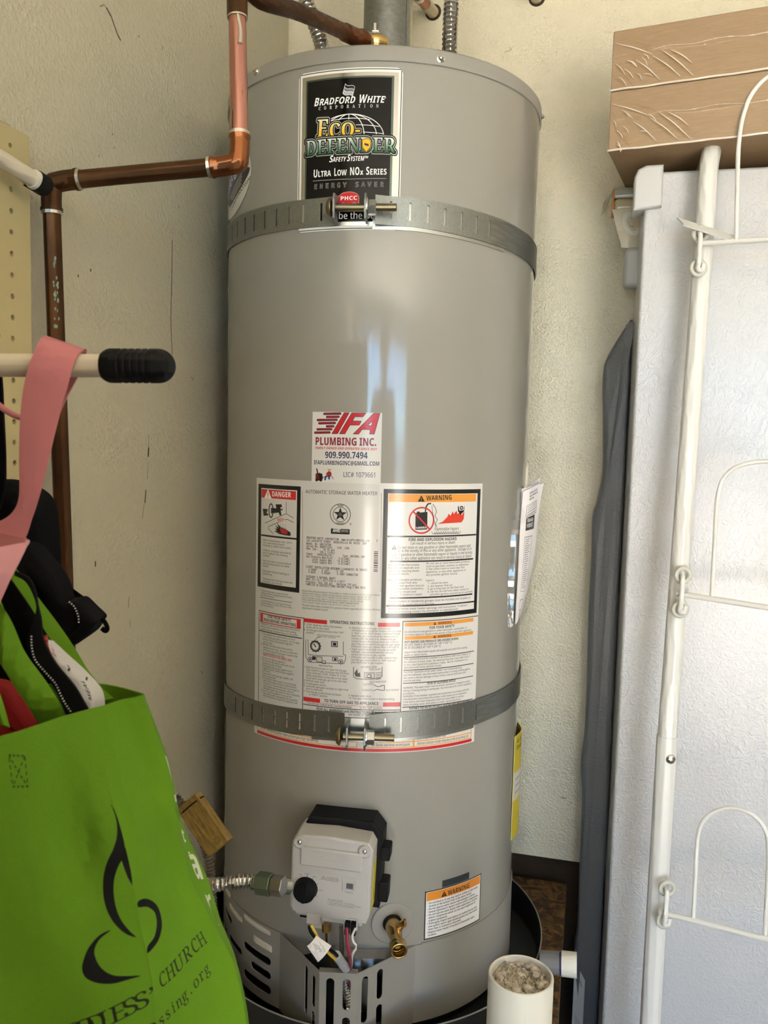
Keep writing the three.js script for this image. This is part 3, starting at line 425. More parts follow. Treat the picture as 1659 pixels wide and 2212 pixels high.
  // safety, operating and notice panels below
  rectP(c, P([-43.08, 1.1785]), P([-23.6, 1.0054]), '#c9c8c3', ink, 4); rectP(c, P([-42.45, 1.176]), XY([-24.74, 1.1749], [-42.38, 1.1599]), red); rectP(c, P([-41.09, 1.174]), XY([-26.31, 1.174], [-41.04, 1.1613]), '#c9c8c3');
  tl(c, 'FOR YOUR SAFETY', P([-38.67, 1.1694]), [P([-28.61, 1.1694])[0], P([-38.67, 1.1694])[1]], 23, { bold: true }); tl(c, 'READ BEFORE OPERATING', P([-40.68, 1.1628]), [P([-26.55, 1.1643])[0], P([-40.68, 1.1628])[1]], 23, { bold: true });
  para(c, ['WARNING: If you do not follow these instructions', 'exactly, a fire or explosion may result causing', 'property damage, personal injury or loss of life.'], P([-42.15, 1.1595]), XY([-25.15, 1.1673], [-42.09, 1.1462])); { const y = P([-42.75, 1.1449])[1]; pline(c, [[P([-42.75, 1.1449])[0], y], [P([-24.29, 1.1458])[0], y]], 5); }
  para(c, ['A. This appliance has a pilot which is lit by an', '     electric spark gas ignition system.  Do not open', '     the inner door and attempt to light the', '     pilot by hand.', 'B. BEFORE LIGHTING smell all around the', '     appliance area for gas.  Be sure to smell next', '     to the floor because some gas is heavier than', '     air and will settle on the floor.'], P([-41.85, 1.1431]), XY([-25.04, 1.138], [-41.71, 1.1069]));
  tl(c, 'WHAT TO DO IF YOU SMELL GAS', P([-40.82, 1.104]), [P([-28.04, 1.1064])[0], P([-40.82, 1.104])[1]], 19, { bold: true, color: red });
  para(c, ['* Do not try to light any appliance.', '* Do not touch any electric switch; do not use', '   any phone in your building.', '* Immediately call your gas supplier from a', '   neighbor’s phone. Follow the gas supplier’s', '   instructions.', '* If you cannot reach your gas supplier, call', '   the fire department.', 'C. Use only your hand to push in or turn the gas', '     control knob. Never use tools. If the knob will', '     not push in or turn by hand, don’t try to repair it,', '     call a qualified service technician. Force or', '     attempted repair may result in a fire or explosion.', 'D. Do not use this appliance if any part has', '     been under water. Immediately call a qualified', '     service technician to inspect the appliance and'], P([-41.55, 1.1022]), XY([-24.57, 1.0791], [-41.28, 1.0338]));
  rectP(c, P([-23.68, 1.1787]), XY([8.65, 1.178], [-23.65, 1.1723]), red); rectP(c, P([-15.33, 1.1794]), XY([1.53, 1.1778], [-15.3, 1.1722]), '#c9c8c3'); tl(c, 'OPERATING INSTRUCTIONS', P([-14.39, 1.1743]), XY([.41, 1.1763], [-14.39, 1.1743]), 24, { bold: true });
  para(c, ['1. STOP!  Read the safety information', '    at the left on this label.', '2. Set the gas control knob to the "OFF"', '    position.'], P([-23.52, 1.1712]), XY([-9.45, 1.167], [-23.45, 1.1536])); para(c, ['GAS CONTROL KNOB SHOWN', 'IN THE "OFF" POSITION'], P([-18.66, 1.1553]), XY([-10.76, 1.155], [-18.63, 1.15]));
  { const [x, y] = P([-19.27, 1.1347]), r = P([-17.63, 1.1355])[0] - x; disc(c, x, y, r, '#c9c8c3', ink, 8); disc(c, x, y, r * 0.76, null, ink, 2); pline(c, [[x - r * 0.3, y - r * 0.4], [x + r * 0.1, y + r * 0.1]], 6); for (let i = 0; i < 9; i++) { const a = -2.2 + i * 0.52; pline(c, [[x + r * 1.12 * Math.cos(a), y + r * 1.12 * Math.sin(a)], [x + r * 1.3 * Math.cos(a), y + r * 1.3 * Math.sin(a)]], 3); } pline(c, [[x, y - r * 1.2], [x + 6, y - r * 1.7], [x + 30, y - r * 2]], 2); }
  rectP(c, P([-13.66, 1.145]), P([-11.64, 1.137]), null, ink, 4); rectP(c, P([-13.17, 1.1433]), P([-12.03, 1.1386]), ink); pline(c, D([[-22.81, 1.1437], [-22.7, 1.1159], [-21.68, 1.1076], [-9.37, 1.1105], [-8.81, 1.118], [-8.84, 1.1245], [-9.59, 1.125], [-9.68, 1.146]]), 2.5); pline(c, D([[-21.89, 1.1442], [-21.73, 1.1194], [-9.72, 1.122]]), 2.5); for (const q of [[-21.05, 1.1124], [-10.43, 1.113]]) { const [x, y] = P(q); disc(c, x, y, 12, null, ink, 3); disc(c, x, y, 5, ink); }
  rectP(c, P([-20.32, 1.118]), P([-19.02, 1.1121]), ink); rectP(c, P([-18.73, 1.1181]), P([-16.8, 1.1096]), '#b9b6ad', ink, 2.5); rectP(c, P([-16.82, 1.1125]), P([-15.56, 1.108]), null, ink, 2.5); rectP(c, P([-13.25, 1.1192]), P([-11.54, 1.1138]), null, ink, 3); rectP(c, P([-12.7, 1.118]), P([-11.93, 1.1147]), ink); tl(c, 'IGNITER BUTTON', P([-17.87, 1.1027]), [P([-13.24, 1.1039])[0], P([-17.87, 1.1027])[1]], 14);
  para(c, ['3. Wait five (5) minutes to clear out any gas.', '    Then smell for gas, including near the floor.', '    If you smell gas, STOP!  Follow "B" in the', '    safety information at the left on this label.', '    If you don’t smell gas, go to the next step.', '4. Remove outer door.', '5. Locate igniter button.', '6. Look into sight glass window on right inner', '    door to view pilot.', '7. Turn the gas control knob clockwise', '          to "PILOT" position.'], P([-23.24, 1.1011]), XY([-7.44, 1.0878], [-23.05, 1.052]));
  para(c, ['8. Depress and hold in gas control knob.', '    Immediately press igniter button until you hear', '    a "click" sound, then release. Continue to hold', '    down the gas control knob for about one (1)', '    minute after the pilot is lit. Release the gas', '    control knob it should pop back out. Check to', '    see if the pilot is still lit through the sight glass.', '    If the pilot goes out, repeat steps 2 through 8.', ' •  If gas control knob does not pop out when', '    released, stop and immediately call your', '    service technician or gas supplier.', ' •  If the pilot will not stay lit after several tries,', '    turn the gas control knob to "OFF" and call', '    your technician or gas supplier.'], P([-7.82, 1.1715]), XY([9.18, 1.1476], [-7.54, 1.1111]));
  pline(c, D([[-6.17, 1.1056], [-6.09, 1.0896], [-5.14, 1.087], [-1.35, 1.0863], [2.13, 1.0884], [3.21, 1.0918], [3.13, 1.1071]]), 3); quad(c, D([[-5.83, 1.0963], [-4.93, 1.103], [-4.75, 1.0958], [-4.03, 1.0974], [-3.85, 1.0902], [-5.45, 1.0905]]), '#3b3a38'); rectP(c, P([-2.57, 1.0977]), P([.67, 1.0887]), null, ink, 2.5); rectP(c, P([-1.98, 1.0956]), P([-.2, 1.0893]), null, ink, 2); { const [x, y] = P([-1.03, 1.0921]); disc(c, x, y, 9, null, ink, 3); } for (let i = 0; i < 5; i++) pline(c, D([[1.15, 1.0975], [2.95, 1.0983]]).map(([x, y]) => [x, y + i * 9]), 3, '#55534e');
  tl(c, 'LEFT INNER DOOR', P([-3.83, 1.1047]), P([1.46, 1.1058]), 15); tl(c, 'SIGHT GLASS', P([-1.14, 1.1014]), P([2.7, 1.1021]), 15); tl(c, 'RIGHT INNER DOOR', P([-.89, 1.0811]), P([4.55, 1.0818]), 15); tl(c, 'ELECTRODE', P([-2.91, 1.0767]), P([.49, 1.0775]), 15); tl(c, 'THERMOPILE', P([-3.3, 1.067]), P([.34, 1.0678]), 15); tl(c, 'PILOT BURNER', P([4.51, 1.0677]), P([8.8, 1.0681]), 15);
  pline(c, D([[.73, 1.0778], [1.76, 1.0749], [3.06, 1.0757], [3.06, 1.0772], [4.08, 1.0772], [4.12, 1.0692], [3.1, 1.0692], [1.63, 1.0706], [.63, 1.0683]]), 3);
  para(c, ['9. Replace outer door.', '10. Turn gas control knob to desired setting.'], P([-7.61, 1.0612]), XY([7.6, 1.0603], [-7.57, 1.0524]));
  rectP(c, P([-23.3, 1.0491]), XY([9.61, 1.0509], [-23.28, 1.0423]), red); rectP(c, P([-17.28, 1.0498]), XY([3.78, 1.0494], [-17.25, 1.0427]), '#c9c8c3'); tl(c, 'TO TURN OFF GAS TO APPLIANCE', P([-15.82, 1.0447]), XY([2.28, 1.0472], [-15.82, 1.0447]), 24, { bold: true });
  tl(c, '1. Turn the gas control knob counterclockwise             to the "OFF" position.', P([-22.72, 1.0383]), XY([3.68, 1.0407], [-22.72, 1.0383]), 18); { const y = P([-6.38, 1.0366])[1]; pline(c, [[P([-23.28, 1.0355])[0], y], [P([9.45, 1.0377])[0], y]], 4); }
  tl(c, 'READ ALL WARNINGS and INSTRUCTIONS. If installation and', [P([-18.51, 1.0254])[0], P([-6.35, 1.0308])[1]], [P([7.94, 1.0316])[0], P([-6.35, 1.0308])[1]], 19, { bold: true }); tl(c, 'the retailer or manufacturer', P([-7.57, 1.026]), P([3.02, 1.0279]), 19); { const y = P([-4.85, 1.0226])[1]; pline(c, [[P([-23.22, 1.0206])[0], y], [P([9.53, 1.0233])[0], y]], 5); }
  rectP(c, P([-10.45, 1.0163]), P([.47, 1.0118]), '#141414'); tl(c, 'DIAGNOSTICS', P([-9.68, 1.011]), P([-.71, 1.0135]), 24, { bold: true, color: '#eee' });
  // notice column
  rectP(c, P([9.62, 1.1808]), P([38.6, 1.0133]), '#d3d2ce', ink, 4); const bar = (y0, y1, s, yy) => { rectP(c, [P([10.39, 1.1755])[0], y0], [P([36.04, 1.181])[0], y1], orange); tl(c, s, [P([21.79, 1.1756])[0], y1 - 3], [P([26.98, 1.1768])[0], y1 - 3], 21, { bold: true, color: '#5a1d12' }); alertSign(c, P([20.65, 1.1766])[0], y1 - 10, 9, '#5a1d12', orange); };
  const yS = (x, y) => 0, Y1 = P([10.37, 1.1788])[1], k = (f) => Y1 + f * 0.6, xl = P([10.29, 1.1606])[0], xr = P([35.32, 1.1521])[0], one = (s, y, x1, o) => tl(c, s, [xl, k(y)], [x1, k(y)], o?.size ?? 17, o);
  bar(k(2), k(36), 'WARNING'); tl(c, 'FOR YOUR SAFETY', [P([18.67, 1.1689])[0], k(68)], [P([28.12, 1.1702])[0], k(66)], 21, { bold: true });
  para(c, ['Do not store or use gasoline or other flammable, combustible, or', 'corrosive vapors or liquids in the vicinity of this or any other appliance.'], [xl, k(72)], [xr, k(126)]); bar(k(128), k(160), 'WARNING');
  one('HOT WATER CAN PRODUCE 3RD DEGREE BURNS', 190, P([29.84, 1.1496])[0], { bold: true }); one('IN LESS THAN 5 SECONDS AT 140° F (60° C)', 217, P([27.23, 1.1447])[0]); one('IN 30 SECONDS AT 130° F (54° C)', 244, P([23.06, 1.1396])[0]);
  para(c, ['Vapors from flammable liquids will explode and catch fire causing', 'death or severe burns.'], [xl, k(262)], [P([33.53, 1.1345])[0], k(316)]); const hr = (y) => pline(c, [[xl, k(y)], [xr + 22, k(y)]], 4); hr(324);
  para(c, ['This appliance must be installed in accordance with local codes or, in', 'the absence of local codes, the National Fuel Gas Code, ANSI Z223.1', 'or the CAN/CGA-B149 Installation Codes.  Not for installation in a', 'Manufactured Home (Mobile Home).'], [xl, k(330)], [xr, k(434)]); hr(444);
  para(c, ['CAUTION: Operation of this water heater in air contaminated by', 'perchloroethylene, any chlorinated hydrocarbon or strong oxidizing agents,', 'will result in serious damage to brass orifices, internal steel parts and', 'void the warranty.'], [xl, k(450)], [xr, k(556)]); hr(566); tl(c, 'STATE OF CALIFORNIA NOTICE', [P([18.47, 1.0805])[0], k(590)], [P([29.2, 1.0815])[0], k(590)], 17, { bold: true });
  para(c, ['WARNING: This water heater must be braced, anchored or strapped to avoid', 'falling or moving during an earthquake. See instructions for correct installation', 'procedures.', 'WARNING: If not installed, operated and maintained in accordance with the', 'manufacturer’s instructions this product could expose you to substances', 'in the fuel or from fuel combustion which can cause death or serious', 'illness including cancer, birth defects or other reproductive harm.'], [xl, k(596)], [xr + 12, k(782)]); hr(792);
  tl(c, 'SUITABLE FOR WATER (POTABLE) HEATING AND SPACE HEATING', [P([12.45, 1.0443])[0], k(816)], [P([35.57, 1.0459])[0], k(816)], 17, { bold: true }); para(c, ['Toxic chemicals, such as used for boiler treatment, shall not be introduced', 'into potable water heater used for space heating.  This water heater may', 'never be connected to any existing heating system or component(s)'], [xl, k(822)], [xr, k(900)]);
  // diagnostics table along the foot and the red rule
  const yb = (y) => (1.4005 - y) / 0.4345 * H, X = (t) => (t + 45.2) / 83.4 * W; rectP(c, [X(-43), yb(1.0)], [X(-4.6), yb(0.9745)], '#d6d2c8', orange, 5); rectP(c, [X(-0.9), yb(1.0)], [X(36.6), yb(0.9745)], '#d6d2c8', orange, 5);
  for (const [a, b] of [[-43, -4.6], [-0.9, 36.6]]) for (const y of [0.9915, 0.983]) pline(c, [[X(a), yb(y)], [X(b), yb(y)]], 5, orange); for (const t of [-27.5, 14.3]) pline(c, [[X(t), yb(1)], [X(t), yb(0.983)]], 9, orange); pline(c, [[X(14.3), yb(1)], [X(14.3), yb(0.9745)]], 9, orange);
  const row = (s, t0, t1, y) => tl(c, s, [X(t0), yb(y)], [X(t1), yb(y)], 22, { italic: true }); row('Solid ON', -42, -36.5, 0.9935); row('OFF', -42, -39.5, 0.985); row('LED color: Green-Normal operation. Yellow-Low thermopile voltage. Red-Valve fault.', -42, -17.5, 0.9765); row('Not an error. Indicates control is in OFF mode. Pilot is off', -26.5, -7, 0.985); row('Pilot is off', -9.8, -5.6, 0.9935); row('Six flashes and three second pause', 0, 13, 0.985); row('Ten flashes and three second pause', 0, 13, 0.9765); row('Door temperature sensor fault', 15.5, 26, 0.985); row('Abnormal combustion chamber temperature profile during heating cycle.', 15.5, 35.6, 0.9765);
  c.fillStyle = red; c.fillRect(X(-43.5), yb(0.9725), X(37) - X(-43.5), 17);
});
part('rating_label', shell(-45.2, 38.2, hy(0.966), hy(1.4005), 0.2803, 0.2807, 60), mat(0xffffff, 0.28, { map: mainTex, clearcoat: 0.5, clearcoatRoughness: 0.12, bumpMap: scaled(fine, 2, 2), bumpScale: 0.0001 }), heater, 'large printed sheet of danger, warning and operating instructions');

// oval sticker on the left side, small warning label, dark badge, energy guide
const ovalTex = canvas(512, 640, (c, W, H) => {
  c.fillStyle = '#000'; c.fillRect(0, 0, W, H); c.fillStyle = '#cfcbc0'; c.fillRect(0, 0, W, H);
  c.save(); c.translate(W / 2, H / 2); c.rotate(-0.62); c.beginPath(); c.ellipse(0, -20, 210, 170, 0, 0, 7); c.fillStyle = '#3a4470'; c.fill(); c.beginPath(); c.ellipse(0, -150, 150, 46, 0, 0, 7); c.fillStyle = '#a5343a'; c.fill();
  tl(c, 'energy', [-170, 10], [150, 10], 130, { bold: true, italic: true, color: '#dfdcd6' }); c.beginPath(); c.ellipse(20, 120, 185, 62, 0, 0, 7); c.fillStyle = '#1d1a1c'; c.fill(); for (let i = 0; i < 4; i++) { c.fillStyle = '#bdb9b0'; c.fillRect(-110 + i * 10, 80 + i * 22, 250 - i * 30, 9); } tl(c, 'CORPORATION', [-150, 215], [170, 215], 42, { bold: true, color: '#55524d' }); c.restore();
});
const ovalAlpha = canvas(256, 320, (c, W, H) => { c.fillStyle = '#000'; c.fillRect(0, 0, W, H); c.fillStyle = '#fff'; c.beginPath(); c.ellipse(W / 2, H / 2, W / 2 - 1, H / 2 - 1, 0, 0, 7); c.fill(); }, false);
part('oval_sticker', patch(-86, -50, hy(1.842), hy(1.962), 0.2808, 30), mat(0xffffff, 0.35, { map: ovalTex, alphaMap: ovalAlpha, alphaTest: 0.5 }), heater, 'oval white sticker with blue and black print');
const warnTex = canvas(900, 660, (c, W, H) => {
  c.fillStyle = '#111'; c.fillRect(0, 0, W, H); c.fillStyle = '#e6e5e2'; c.fillRect(14, 14, W - 28, H - 28); c.fillStyle = '#e08d2f'; c.fillRect(22, 20, W - 44, 116); alertSign(c, 270, 92, 42, '#111', '#e08d2f'); tl(c, 'WARNING', [326, 122], [680, 122], 92, { bold: true });
  para(c, ['• Do not block or in any way restrict airflow to inlet vents', '  located at the bottom front of the water heater.', '• Do not operate water heater with damaged, altered,', '  loosely tightened or absent controls and/or components.', '• Do not operate water heater with replacement controls', '  and/or components which are not exact duplicates of', '  original equipment.', '• Thoroughly inspect and replace (as needed) burner and', '  door gasket and/or sight window gasket any time burner', '  inner door is removed or disturbed.', '• Replace water heater if involved in flammable vapor', '  incident.'], [40, 150], [W - 50, H - 30], { size: 38, bold: true });
});
part('warning_label', shell(19.9, 44.3, hy(0.6405), hy(0.7245), 0.2803, 0.2808, 20), mat(0xffffff, 0.32, { map: warnTex }), heater, 'white warning label with orange heading above the base seam');
const badgeTex = canvas(256, 64, (c, W, H) => { c.fillStyle = '#34373a'; c.fillRect(0, 0, W, H); para(c, ['FLAMMABLE VAPOR SENSOR', 'INSPECT BEFORE USE'], [16, 8], [240, 58], { color: '#1a1c1e', bold: true }); });
part('badge', shell(26.4, 37.9, hy(0.7258), hy(0.7372), 0.2803, 0.2812, 10), mat(0xffffff, 0.35, { map: badgeTex }), heater, 'small dark plate above the warning label');
const guideTex = canvas(512, 700, (c, W, H) => { c.fillStyle = '#bfae35'; c.fillRect(0, 0, W, H); para(c, ['U.S. Government', 'Estimated yearly cost'], [30, 20], [W - 30, 110], { bold: true }); c.fillStyle = '#c9c6bb'; c.fillRect(0, 250, W, 190); for (let i = 0; i < 3; i++) pline(c, [[30, 300 + i * 45], [W - 40, 300 + i * 45]], 4); });
part('energy_guide', shell(69, 104, hy(0.7345), hy(0.932), (t) => 0, (t) => 0.2810 + 0.0085 * Math.exp(-(((t - 78) / 7) ** 2)), 20), mat(0xffffff, 0.5, { map: guideTex }), heater, 'yellow paper sheet curling off the right side');

// ---------------------------------------------------------------- earthquake straps round the heater
function bandPiece(t0, t1, yc, h, slots, rf, parent) {                // slotted steel band; the slots are openings
  const g = [], put = (a, b, k0, k1) => g.push(shell(a, b, (t) => hy(yc(t) + h * (k0 - 0.5)), (t) => hy(yc(t) + h * (k1 - 0.5)), null, rf));
  const cut = slots.map((t) => [t - 0.33, t + 0.33]).sort((p, q) => p[0] - q[0]); let at = t0;
  const putF = (a, b, k0, k1) => g.push(shell(a, b, (t) => hy(yc(t) + h * (k0 - 0.5)), (t) => hy(yc(t) + h * (k1 - 0.5)), () => 0, rf));
  for (const [a, b] of cut) { putF(at, a, 0, 1); putF(a, b, 0, 0.2); putF(a, b, 0.82, 1); at = b; }
  putF(at, t1, 0, 1); return part('band', g, M.zinc, parent);
}
const onTank = (g, t, r, y) => g.translate(0, 0, r).rotateY(rad(t)).translate(0, hy(y), 0);
function strap(label, o) {
  const s = thing('steel_strap', label, 'strap', [HX, H0, HZ]); s.rotation.z = 0.0025;
  bandPiece(-120, o.end0, o.yc, 0.043, o.slots0, (t) => 0.2826 + 0.007 * Math.max(0, 1 - (o.end0 - t) / 8) ** 2, s);
  bandPiece(o.end1, 120, o.yc, 0.043, o.slots1, (t) => 0.2834 + 0.008 * Math.max(0, 1 - (t - o.end1) / 9) ** 2, s);
  const under = part('band_end', shell(o.under[0], o.under[1], (t) => hy(o.yc(t) - 0.027), (t) => hy(o.yc(t) + 0.012), () => 0, (t) => 0.2818, 20), M.zincSmooth, s, 'loose end of the band tucked under');
  const mid = (o.bolt[0] + o.bolt[1]) / 2, r = 0.303, half = rad(o.bolt[1] - o.bolt[0]) / 2 * r, along = (g) => g.rotateZ(Math.PI / 2);
  for (const [x, k] of [[o.lug[0], 1], [o.lug[1], -1]]) {             // turned-out ends with a hole for the bolt
    const sh = shapeOf([[-0.014, -0.0205], [0.012, -0.018], [0.015, -0.008], [0.015, 0.008], [0.012, 0.018], [-0.014, 0.0205]]); sh.holes.push(capsulePath(0, -0.002, 0.013, 0.0135));
    const g = extrude(sh, 0.0024, 0.0004, 1).translate(0, 0, -0.0012).rotateY(Math.PI / 2).rotateY(-Math.PI / 2 * 0); g.rotateY(Math.PI); g.translate(x, 0, 0);
    part('lug', onTank(g, mid, r, o.by), M.zinc, s);
  }
  const bolt = part('bolt', onTank(merge([along(threaded(2 * half, 0.0062)).translate(half, 0, 0), along(lathe([[0, 0], [0.0062, 0], [0.0062, 0.003], [0.012, 0.004], [0.0145, 0.006], [0.011, 0.0105], [0.005, 0.0125], [0, 0.013]], 28)).translate(-half + 0.006 , 0, 0)].map((g) => g)), mid, r, o.by), M.boltBrass, s, 'yellowish threaded bolt with domed head');
  part('nut', onTank(hexagon(0.0118, 0.0105).rotateY(Math.PI / 2).translate(o.lug[1] + 0.004, 0, 0), mid, r, o.by), M.zincSmooth, s);
  part('washer', onTank(along(cyl(0.0148, 0.0148, 0.002, 32)).translate(o.lug[1] + 0.0025, 0, 0), mid, r, o.by), M.steel, s);
}
const degs = (l) => l;
strap('upper slotted steel strap with bolt, crossing the foot of the black label', { end0: -13.4, end1: -2.2, yc: (t) => t < 10 ? 1.8138 : 1.8138 - 0.0185 * Math.min(1.4, (t - 10) / 55), slots0: [-72, -65.3, -59.5, -53.3, -47.4, -41.6, -36.2, -30.9, -25.8, -19.4], slots1: [2.6, 8.6, 14.3, 19.9, 25.8, 31.5, 37], bolt: [-14.8, 4.0], lug: [-0.043, 0.004], by: 1.813, under: [-3, 44.5] });
strap('lower slotted steel strap with bolt, crossing the printed instruction sheet', { end0: -8.5, end1: -0.6, yc: (t) => 1.0105 + (t < -10 ? 0.00035 * (t + 10) * 0.8 : 0) + (t > 0 ? 0.00019 * t : 0), slots0: [-58, -52, -46, -40.3, -34.6, -29.5, -24.4, -18.8, -13.8], slots1: [4.6, 9.8, 15.5, 21.3, 26.8, 32.2, 38], bolt: [-9.4, 7.0], lug: [-0.031, -0.003], by: 1.0, under: [-20, 37.5] });

// ---------------------------------------------------------------- gas control, wires, drain valve, front cover
const gasTex = canvas(1024, 768, (c, W, H) => {                       // print on the lower face of the control
  c.fillStyle = '#bdbab5'; c.fillRect(0, 0, W, H); const k = '#26262a', X = (x) => (x - 130) / 1170 * W, Y = (y, x) => (y - 860 - (x - 130) * 0.075) / 640 * H, T = (s, x0, y0, x1, z, o = {}) => tl(c, s, [X(x0), Y(y0, x0)], [X(x1), Y(y0 + (x1 - x0) * 0.08, x1)], z, { color: k, ...o });
  T('OFF', 203, 912, 255, 26); T('PILOT', 300, 896, 380, 30); T('LOW', 425, 936, 488, 28); T('HOT', 545, 1152, 608, 26); T('A', 505, 1262, 522, 26); T('B', 414, 1325, 432, 26); T('C', 296, 1332, 312, 26); T('VERY', 158, 1262, 215, 26); T('HOT', 162, 1298, 212, 26);
  for (const [x0, y0, x1, y1] of [[238, 928, 254, 950], [340, 910, 340, 945], [440, 952, 426, 975], [498, 1052, 522, 1045], [515, 1145, 548, 1150], [480, 1222, 510, 1248], [415, 1288, 408, 1275]]) pline(c, [[X(x0), Y(y0, x0)], [X(x1), Y(y1, x1)]], 6, k);
  { const x = X(602), y = Y(945, 602); quad(c, [[x, y - 44], [x + 34, y + 26], [x - 34, y + 26]], null, k, 4); c.fillStyle = k; c.fillRect(x - 3, y - 18, 6, 26); c.fillRect(x - 3, y + 13, 6, 6); }
  T('SCALDING RISK', 644, 932, 840, 26); T('INCREASES WITH', 644, 958, 862, 26); T('HOTTER WATER', 644, 982, 840, 26);
  T('STATUS', 956, 1160, 1076, 34); T('TO LIGHT PILOT:', 682, 1296, 935, 36); T('1. Press and hold knob in PILOT position.', 682, 1320, 1112, 24); T('2. Press IGNITE button repeatedly until pilot lights.', 682, 1348, 1222, 24); T('3. Release knob when status light blinks.', 682, 1374, 1105, 24);
});
{
  const th = -9.07, t = thing('gas_control', 'pale grey gas control box with black knob on the heater’s lower front', 'gas valve', [0.28 * Math.sin(rad(th)), 0.7948, -1.582 + 0.28 * Math.cos(rad(th))], rad(th));
  t.rotation.z = -0.0277; const w = 0.127, h = 0.129, grey = mat(0xb9b6b1, 0.45, { clearcoat: 0.15, clearcoatRoughness: 0.4 });
  const out = shapeOf([[-w / 2 + 0.008, h / 2], [0, h / 2 + 0.003], [w / 2 - 0.008, h / 2], [w / 2, h / 2 - 0.012], [w / 2 - 0.001, -h / 2 + 0.012], [w / 2 - 0.006, -h / 2], [-w / 2 + 0.012, -h / 2], [-w / 2 + 0.001, -h / 2 + 0.012], [-w / 2, h / 2 - 0.012]]);
  part('housing', extrude(out, 0.054, 0.004, 3).translate(0, 0, 0.026), grey, t);
  part('upper_step', [rbox(w - 0.03, 0.03, 0.008, 0.003, 0, 0.034, 0.0845)], grey, t);
  part('print_plate', grid((i, j) => V((i - 0.5) * (w - 0.012), -h / 2 + 0.008 + j * 0.063, 0.08450 + 0.0004), 2, 2), mat(0xffffff, 0.5, { map: gasTex }), t, 'lower face with dial marks and small print');
  part('back_shell', extrude(shapeOf([[-w / 2 - 0.008, 0.03], [-w / 2 + 0.018, h / 2 + 0.013], [w / 2 - 0.008, h / 2 + 0.015], [w / 2 + 0.008, h / 2 - 0.004], [w / 2 + 0.008, -h / 2 + 0.004], [-w / 2 + 0.002, -h / 2 + 0.01], [-w / 2 - 0.004, 0]]), 0.04, 0.003, 2).translate(0, 0, 0.0), M.black, t, 'black plastic back part');
  for (const y of [0.03, -0.032]) part('side_clip', rbox(0.016, y > 0 ? 0.022 : 0.033, 0.03, 0.003, w / 2 + 0.013, y, 0.03), M.black, t);
  part('yellow_sticker', box(0.0006, 0.075, 0.034, w / 2 - 0.0002, -0.012, 0.052), mat(0xffffff, 0.5, { map: canvas(128, 256, (c, W, H) => { c.fillStyle = '#cdc03a'; c.fillRect(0, 0, W, H); quad(c, [[0, 130], [W, 90], [W, 230], [20, 240]], '#25230f'); quad(c, [[30, 200], [100, 120], [110, 210]], '#cdc03a'); for (let i = 0; i < 5; i++) pline(c, [[15, 20 + i * 18], [W - 18, 20 + i * 18]], 4, '#6b641f'); }) }), t, 'yellow sticker on the side');
  for (const [x, y] of [[-0.051, 0.0545], [0.0505, 0.0525]]) {
    const s = part('screw_boss', [lathe([[0.0098, -0.012], [0.0098, 0], [0.0072, 0.0012], [0.006, -0.001], [0, -0.001]], 28).rotateX(Math.PI / 2).translate(x, y, 0.0868)], grey, t);
    part('screw', lathe([[0, 0.0022], [0.002, 0.0018], [0.0036, 0.0004], [0.004, -0.001]], 20).rotateX(Math.PI / 2).translate(x, y, 0.0866), M.steel, s);
  }
  // raised, unpainted lettering in a raised frame
  const fr = shapeOf([[-0.028, -0.0062], [0.026, -0.0062], [0.027, -0.0052], [0.027, 0.0062], [-0.028, 0.0062]]); fr.holes.push(new THREE.Path([[-0.0272, -0.0054], [0.0262, -0.0054], [0.0262, 0.0054], [-0.0272, 0.0054]].map(([x, y]) => new THREE.Vector2(x, y))));
  part('raised_lettering', [extrude(fr, 0.0006).translate(-0.003, 0.0385, 0.0884), ...await raisedText('iCON System', 0.0072, 0.0008, -0.0285, 0.0358, 0.0884)], grey, t);
  const kn = part('knob', [lathe([[0, 0.017], [0.0155, 0.0165], [0.0185, 0.014], [0.0192, 0.004], [0.0205, 0.002], [0.0205, 0]], 48).rotateX(Math.PI / 2), rbox(0.006, 0.033, 0.006, 0.002, 0, 0, 0.0165)].map((g) => g.scale(0.9, 0.9, 1).translate(-0.0378, -0.0185, 0.0846)), M.blackRubber, t);
  const win = part('status_window', [extrude((() => { const s = shapeOf([[-0.0082, -0.0078], [0.0082, -0.0078], [0.0082, 0.0078], [-0.0082, 0.0078]]); s.holes.push(new THREE.Path([[-0.0055, -0.0052], [0.0055, -0.0052], [0.0055, 0.0052], [-0.0055, 0.0052]].map(([x, y]) => new THREE.Vector2(x, y)))); return s; })(), 0.0012, 0.0005, 2).scale(1.28, 1.2, 1).translate(0.0295, -0.0045, 0.0846)], grey, t);
  part('lens', rbox(0.0105, 0.0085, 0.003, 0.001, 0.0302, -0.0055, 0.0845), mat(0x5d6064, 0.15, { clearcoat: 1 }), win);
  // bottom: igniter, plug socket
  part('igniter_button', rbox(0.011, 0.014, 0.012, 0.002, -0.041, -h / 2 + 0.002, 0.075), M.black, t); part('bottom_tray', [rbox(0.098, 0.016, 0.045, 0.003, 0.002, -h / 2 - 0.004, 0.05), rbox(0.022, 0.017, 0.014, 0.002, -0.024, -h / 2 - 0.002, 0.079), rbox(0.017, 0.008, 0.012, 0.001, -0.018, -h / 2 - 0.014, 0.076)], grey, t);
  part('socket_rim', extrude((() => { const s = shapeOf([[-0.0105, -0.009], [0.0105, -0.009], [0.0105, 0.009], [-0.0105, 0.009]]); s.holes.push(new THREE.Path([[-0.0085, -0.007], [0.0085, -0.007], [0.0085, 0.007], [-0.0085, 0.007]].map(([x, y]) => new THREE.Vector2(x, y)))); return s; })(), 0.004, 0.0005, 1).translate(0.035, -h / 2 - 0.001, 0.083), grey, t);
